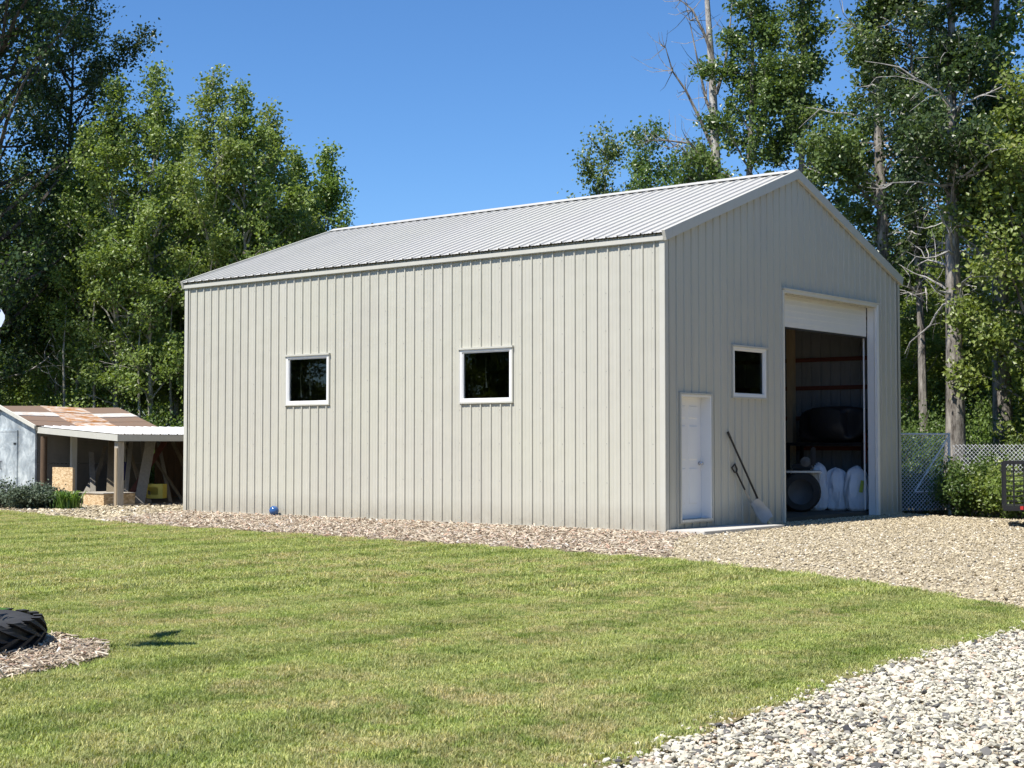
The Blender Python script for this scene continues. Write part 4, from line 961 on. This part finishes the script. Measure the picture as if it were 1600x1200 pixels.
# ------------------------------------------------------------------ chain-link fence and trailer
def fence(p, q, H, label, rail=True, brace=False, pitch=.085):
    p = Vector((*p, 0)); q = Vector((*q, 0)); L = (q - p).length; a = math.atan2(q.y - p.y, q.x - p.x)
    o = thing('chain_link_fence', label, 'fence', p, a); n = max(1, round(L / 2.6))
    for i in range(n + 1):
        if rail or i: MB().tube([(i * L / n, 0, -.2), (i * L / n, 0, H + .03)], .03 if rail else .024, 8).build('post', 'galv', o, True)
    if rail:
        MB().tube([(0, 0, H), (L, 0, H)], .022, 8).build('top_rail', 'galv', o, True); MB().tube([(L * .45, 0, .42), (L, 0, .42)], .018, 8).build('bottom_rail', 'galv', o, True)
    if brace: MB().tube([(L - .02, 0, H - .06), (L * .45, 0, .42)], .018, 8).build('brace', 'galv', o, True)
    mb = MB(); h = H - .02; x = -h
    while x < L:
        for sg in (0, 1):
            x0, x1 = max(0, x), min(L, x + h)
            if x1 - x0 > .02:
                z0, z1 = x0 - x, x1 - x
                if sg: z0, z1 = h - z0, h - z1
                mb.tube([(x0, .012 * (1 if sg else -1) , z0 + .03), (x1, .012 * (1 if sg else -1), z1 + .03)], .0068, 3, False)
        x += pitch
    m = mb.build('chain_mesh', 'galv', o); m['kind'] = 'stuff'; return o
fence((7.75, 31.15), (9.18, 31.55), 1.62, 'chain-link fence section with diagonal brace next to the garage corner', True, True)
fence((9.24, 31.5), (15.5, 26.3), 1.40, 'low sagging chain-link fence running right from the braced end post', False)

tx, ty = at_px(1566, 25.6)
tra = thing('utility_trailer', 'black utility trailer with mesh side panel at the right edge', 'trailer', (tx, ty, 0), R(-17))
mb = MB(); TL = 3.0
for x in (0, TL): mb.box(x, x + .05, -.02, .03, .28, 1.13)
mb.box(.05, TL, -.02, .03, 1.08, 1.13); mb.box(.05, TL, -.02, .03, .28, .36); mb.build('side_frame', 'black', tra)
for i in range(1, 18): MB().box(i * .17 - .015, i * .17 + .015, -.012, .018, .36, 1.08).build('upright_bar', 'black', tra)
for i in range(7): MB().box(.05, TL, -.019, -.0125, .436 + i * .085, .456 + i * .085).build('cross_bar', 'black', tra)
MB().box(.0, TL, .04, 1.5, .28, .34).build('deck', 'black', tra); MB().box(.0, TL, 1.5, 1.55, 1.05, 1.1).build('far_rail', 'black', tra); MB().box(.0, .05, 1.5, 1.55, .34, 1.05).build('far_post', 'black', tra)
MB().box(.27, .32, -.03, -.0205, .30, .36).build('reflector', 'red', tra); wheel(tra, 1.7, -.14, .33, .18)
MB().tube([(TL, .75, .3), (TL + 1.2, .75, .35)], .04, 6).build('drawbar', 'black', tra)
MB().tube([(2.6, .1, .3), (2.6, .1, 0)], .03, 6).build('stand_leg', 'black', tra)

# ------------------------------------------------------------------ juniper and lily by the shed
bush(210, 'juniper_shrub', 'low spreading dark juniper in front of the shed', -10.75, 33.3, 1.0, .75, .62, 15000, .055, 'leaf_juniper', None, 40, .5)
o = thing('lily_plant', 'bright green strap-leaved plant at the right of the dark juniper', 'plant', (-9.75, 32.9, 0)); rng = np.random.default_rng(4); Vv = []; Ff = []
for i in range(170):
    a = rng.uniform(0, 6.28); L = rng.uniform(.3, .5); b = np.array([rng.normal(0, .11), rng.normal(0, .09), 0]); d = np.array([math.cos(a), math.sin(a), 0]); s = np.array([-d[1], d[0], 0]) * .014
    k = rng.uniform(.3, .75); pts = [b, b + d * L * .3 * k + [0, 0, L * .55], b + d * L * .7 * k + [0, 0, L * .8], b + d * L * 1.1 * k + [0, 0, L * .72]]; n0 = len(Vv)
    for p, w in zip(pts, (1, 1.1, .8, .1)): Vv += [p - s * w, p + s * w]
    Ff += [(n0 + 2 * j, n0 + 2 * j + 1, n0 + 2 * j + 3, n0 + 2 * j + 2) for j in range(3)]
link_mesh('leaves', np_mesh('leaves', Vv, Ff, False, rng.uniform(0, 1, len(Ff))), M['leaf_lily'], o)

# ------------------------------------------------------------------ tractor tyre planter with bark bed and wind spinner
TC = (-4.02, 10.35)
BEDC, BRX, BRY = (-4.0, 9.88), 1.28, 1.27
ring_ = [(BEDC[0] + BRX * math.cos(t_) * (1 + .05 * math.sin(3 * t_)), BEDC[1] + BRY * math.sin(t_) * (1 + .05 * math.cos(2 * t_ + 1))) for t_ in np.linspace(0, 2 * math.pi, 40, endpoint=False)]
sheet('bark_bed', ring_, .018, 'chipbed')
ty_ = thing('tractor_tyre', 'black ribbed tractor tyre lying flat as a planter on bark chips', 'tyre', (TC[0], TC[1], .0))
TR, TH = .80, .215
MB().lathe([(.50, .0), (.66, .0), (.74, .03), (.755, TH / 2), (.74, TH - .03), (.66, TH), (.54, TH - .012), (.48, TH - .05), (.47, TH / 2), (.48, .04)], 64, None, True).build('carcass', 'rubber', ty_, True)
for i in range(26):
    for half in (0, 1):
        t0 = 2 * math.pi * (i + half * .5) / 26; vs = []
        for j in range(5):
            f = j / 4; z = (f * .5 * TH * 1.08) if half == 0 else TH - f * .5 * TH * 1.08; tt = t0 + f * .26 + f * f * .06; w = .052 - .012 * f
            rr_ = .722 + .034 * math.sin(f * math.pi / 2)
            for dt in (-w, w):
                for r_ in (rr_ - .02, rr_ + .042): vs.append((r_ * math.cos(tt + dt), r_ * math.sin(tt + dt), z))
        fs_ = [(0, 1, 3, 2), (18, 19, 17, 16)]
        for j in range(4):
            b_ = j * 4; fs_ += [(b_, b_ + 4, b_ + 5, b_ + 1), (b_ + 1, b_ + 5, b_ + 7, b_ + 3), (b_ + 3, b_ + 7, b_ + 6, b_ + 2), (b_ + 2, b_ + 6, b_ + 4, b_)]
        MB().add(vs, fs_).build('tread_lug', 'rubber', ty_)
so = MB().lathe([(.02, .10), (.47, .10), (.475, .16), (.02, .19)], 24).build('planter_soil', 'duff', ty_)
o = bush(230, 'planter_plant', 'leafy green plant growing in the tractor tyre', TC[0] + .05, TC[1] + .1, .40, .40, .22, 900, .07, 'leaf_lily', None, 12); o.location.z = .18
sp = thing('wind_spinner', 'pale grey metal garden spinner on a pole at the left frame edge', 'garden ornament', (-3.578, 9.72, 0))
MB().tube([(0, 0, -.1), (0, 0, 2.18)], .011, 8).build('pole', 'steel', sp)
for i in range(9):
    t_ = 2 * math.pi * i / 9 + .15; d = Vector((math.cos(t_), 0, math.sin(t_))); s_ = Vector((-math.sin(t_), 0, math.cos(t_))); c0 = Vector((0, -.05, 2.18)); mb = MB(); vs = []
    for th in (0, .003):
        for f, w in ((.03, .01), (.12, .06), (.22, .085), (.29, .06), (.315, .012)):
            for sg in (-1, 1): vs.append(c0 + d * f + s_ * (sg * w) + Vector((0, .05 * sg * w / .085 * .6 + th - f * .1, 0)))
    fs_ = []
    for j in range(4): fs_ += [(2 * j, 2 * j + 1, 2 * j + 3, 2 * j + 2), (10 + 2 * j + 2, 10 + 2 * j + 3, 10 + 2 * j + 1, 10 + 2 * j)]
    mb.add(vs, fs_); mb.build('petal', 'petal', sp)
MB().add([(-.004, .05, 2.17), (-.004, .30, 2.17), (-.004, .34, 2.02), (-.004, .62, 2.02), (-.004, .62, 2.36), (-.004, .34, 2.36), (-.004, .30, 2.20), (-.004, .05, 2.20), (.004, .05, 2.17), (.004, .30, 2.17), (.004, .34, 2.02), (.004, .62, 2.02), (.004, .62, 2.36), (.004, .34, 2.36), (.004, .30, 2.20), (.004, .05, 2.20)], [(0, 1, 6, 7), (1, 2, 3, 4, 5, 6), (15, 14, 9, 8), (14, 13, 12, 11, 10, 9)] + [(i, (i + 1) % 8, 8 + (i + 1) % 8, 8 + i) for i in range(8)]).build('shadow_vane', 'petal', sp)  # vane added out of view to enlarge the spinner's shadow on the lawn
MB().lathe([(.01, -.03), (.05, -.02), (.055, 0), (.05, .02), (.01, .03)], 14, Matrix.Translation((0, -.05, 2.18)) @ Matrix.Rotation(R(90), 4, 'X')).build('hub', 'petal', sp, True)

# ------------------------------------------------------------------ turf, stones and chips
def frustum_mask(P, m): return np.abs(P[:, 0]) < (.341 * np.maximum(P[:, 1], 0) + m)
def sample(n, x0, x1, y0, y1): return np.column_stack([RNG.uniform(x0, x1, n), RNG.uniform(y0, y1, n)])
def blade_patch(seed, n, rad, h, w):
    rng = np.random.default_rng(seed); r = rad * np.sqrt(rng.uniform(0, 1, n)); a = rng.uniform(0, 6.28, n); B = np.column_stack([r * np.cos(a), r * np.sin(a), np.zeros(n)])
    hh = h * rng.uniform(.45, 1.15, n); az = rng.uniform(0, 6.28, n); ln = rng.uniform(.2, 1.5, n) * hh
    d = np.column_stack([np.cos(az), np.sin(az), np.zeros(n)]); s = np.column_stack([-np.sin(az), np.cos(az), np.zeros(n)]) * (w * rng.uniform(.7, 1.3, n) / 2)[:, None]
    up = np.array([0, 0, 1.0]); mid = B + d * (ln * .35)[:, None] + up * (hh * .62)[:, None]; tip = B + d * ln[:, None] + up * hh[:, None]
    V = np.stack([B - s, B + s, mid + s * .8, mid - s * .8, tip + s * .1, tip - s * .1], 1).reshape(-1, 3); i0 = np.arange(n)[:, None] * 6
    F = np.concatenate([i0 + [0, 1, 2, 3], i0 + [3, 2, 4, 5]]); t = rng.uniform(0, 1, n); return np_mesh('blades', V, F, True, np.concatenate([t, t]))
near_p = [(blade_patch(400 + i, 440, .14, .022, .0040), M['blade']) for i in range(4)]
far_p = [(blade_patch(410 + i, 330, .22, .030, .0070), M['blade']) for i in range(4)]
def grass(name, pieces, dens, y0, y1, margin, label):
    xm = .341 * y1 + margin; st_ = 1 / math.sqrt(dens); gx, gy = np.meshgrid(np.arange(-xm, xm, st_), np.arange(y0, y1, st_)); P = np.column_stack([gx.ravel(), gy.ravel()]) + RNG.uniform(-st_ * .45, st_ * .45, (gx.size, 2))
    P = P[in_poly(P, LAWN) & frustum_mask(P, margin)]
    q = (P - np.array(BEDC)) / np.array([BRX + .06, BRY + .06]); P = P[(q ** 2).sum(1) > 1]
    # keep the tufts just inside the ragged edge
    ok = np.ones(len(P), bool)
    for dx, dy in ((.1, 0), (-.1, 0), (0, .1), (0, -.1)): ok &= in_poly(P + [dx, dy], LAWN)
    P = P[ok]; n = len(P); s = RNG.uniform(.8, 1.2, n)
    return scatter(name, np.column_stack([P, np.full(n, .004)]), np.column_stack([RNG.normal(0, .04, n), RNG.normal(0, .04, n), RNG.uniform(0, 6.28, n)]), np.column_stack([s, s, s * RNG.uniform(.75, 1.2, n)]), RNG.uniform(0, 1, n), RNG.integers(0, len(pieces), n), pieces, label, 'grass')
grass('near_grass', near_p, 62, 4.8, 14.0, 1.6, 'short mown grass of the near lawn')
grass('far_grass', far_p, 27, 14.0, 34.0, 2.5, 'short mown grass of the lawn towards the garage')

def stone(seed, flat=.48):
    rng = np.random.default_rng(seed); bm = bmesh.new(); bmesh.ops.create_icosphere(bm, subdivisions=1, radius=.5)
    k = rng.uniform(.7, 1.3, 3) * np.array([1.3, .9, flat])
    for v in bm.verts: v.co = Vector([c * kk for c, kk in zip(v.co, k)]) * rng.uniform(.78, 1.18)
    me = bpy.data.meshes.new('stone'); bm.to_mesh(me); bm.free(); return me
def chipm(seed):
    rng = np.random.default_rng(seed); mb = MB(); L, w, h = rng.uniform(.6, 1), rng.uniform(.11, .25), rng.uniform(.03, .08)
    c = [(-L / 2, -w / 2 * rng.uniform(.2, 1)), (L / 2, -w / 2 * rng.uniform(.2, 1)), (L / 2 * rng.uniform(.7, 1.1), w / 2 * rng.uniform(.3, 1)), (-L / 2 * rng.uniform(.7, 1.1), w / 2)]
    b = rng.uniform(-.06, .06); mb.add([(x, y, 0) for x, y in c] + [(x, y, h + b * x) for x, y in c], [(3, 2, 1, 0), (4, 5, 6, 7), (0, 1, 5, 4), (1, 2, 6, 5), (2, 3, 7, 6), (3, 0, 4, 7)]); return mb.mesh('chip')
def strew(name, P, zr, size, pieces, label, cat, tilt=.35, zscale=1):
    n = len(P); s = size(n)
    return scatter(name, np.column_stack([P, RNG.uniform(*zr, n)]), np.column_stack([RNG.normal(0, tilt, n), RNG.normal(0, tilt, n), RNG.uniform(0, 6.28, n)]), np.column_stack([s, s, s * zscale]), RNG.uniform(0, 1, n), RNG.integers(0, len(pieces), n), pieces, label, cat)
YARD = [tuple(p) for p in LAWN_EDGE[12:]] + [(20, -4), (26, 14), (24, 23.5), (10.9, 26.6), (8.7, 29.2)]
DRIVE = LAWN_EDGE[12:] + [(9, -3.5), (9, 12.5)]
P = sample(150000, -1, 7.0, 5.0, 13.0); P = P[in_poly(P, DRIVE) & frustum_mask(P, 1.5)]
strew('driveway_stones', P, (-.012, .014), lambda n: np.exp(RNG.normal(math.log(.0235), .42, n)).clip(.008, .065), [(stone(500 + i), M['stone']) for i in range(8)], 'pale washed stones of the driveway in front', 'gravel')
PAD = LAWN_EDGE[8:13] + [(5.5, 12.0), (14, 16), (14, 24.5), (10.6, 26.8), (8.9, 28.9)] + [tuple(gw(GW + .1, 0)), tuple(gw(GW, -.03)), tuple(gw(OHD[1], .1)), tuple(gw(OHD[0], .1)), tuple(gw(OHD[0], -.03)), tuple(gw(0, -.03)), (1.9, 22.5)]
P = sample(120000, -1, 13, 12.0, 31.5); P = P[in_poly(P, PAD) & frustum_mask(P, 2)]
strew('yard_gravel', P, (-.012, .010), lambda n: np.exp(RNG.normal(math.log(.024), .38, n)).clip(.01, .07), [(stone(520 + i), M['pea']) for i in range(6)], 'cream gravel of the yard in front of the overhead door', 'gravel')
LP_ = [(-13.5, 34.2), (-12, 32.5), (-10.6, 31.65), (-9.0, 29.5), (-7.4, 27.4), (-6.9, 29), (-6.75, 31.4), (-5.5, 35.5), (-7.6, 36.2), (-9.0, 34.6), (-11.5, 36.8)]
P = sample(12000, -14, -5, 27, 37); P = P[in_poly(P, LP_)]
strew('shed_gravel', P, (-.01, .012), lambda n: np.exp(RNG.normal(math.log(.045), .35, n)).clip(.02, .09), [(stone(540 + i), M['pea']) for i in range(4)], 'cream gravel strip before the lean-to', 'gravel')
P = sample(60000, -8, 4, 18.5, 32.5); P = P[in_poly(P, BED)]
strew('strip_bark_chips', P, (-.005, .02), lambda n: RNG.uniform(.06, .17, n), [(chipm(560 + i), M['chip']) for i in range(8)], 'weathered wood chips strewn along the foot of the sunlit garage wall', 'bark chips', .28)
P = sample(16000, BEDC[0] - 1.5, BEDC[0] + 1.5, BEDC[1] - 1.5, BEDC[1] + 1.5); q = (P - np.array(BEDC)) / np.array([BRX, BRY]); P = P[((q ** 2).sum(1) < 1.05) & (((P - np.array(TC)) ** 2).sum(1) > .74 ** 2)]
strew('bed_bark_chips', P, (.012, .045), lambda n: RNG.uniform(.03, .10, n), [(chipm(580 + i), M['chip']) for i in range(8)], 'pale wood chips bedding the tractor tyre', 'bark chips', .35)

# stones kicked into the turf edge
E = np.array(LAWN_EDGE[13:21]); seg = RNG.integers(0, len(E) - 1, 900); f = RNG.uniform(0, 1, 900)[:, None]
P = E[seg] * (1 - f) + E[seg + 1] * f; tv = E[seg + 1] - E[seg]; nv_ = np.column_stack([-tv[:, 1], tv[:, 0]]) / np.linalg.norm(tv, axis=1)[:, None]
P = P - nv_ * np.abs(RNG.normal(0, .09, 900))[:, None] + nv_ * .03
strew('kicked_stones', P, (.004, .016), lambda n: np.exp(RNG.normal(math.log(.020), .4, n)).clip(.008, .05), [(stone(600 + i), M['stone']) for i in range(4)], 'small stones kicked into the turf along the driveway edge', 'gravel')
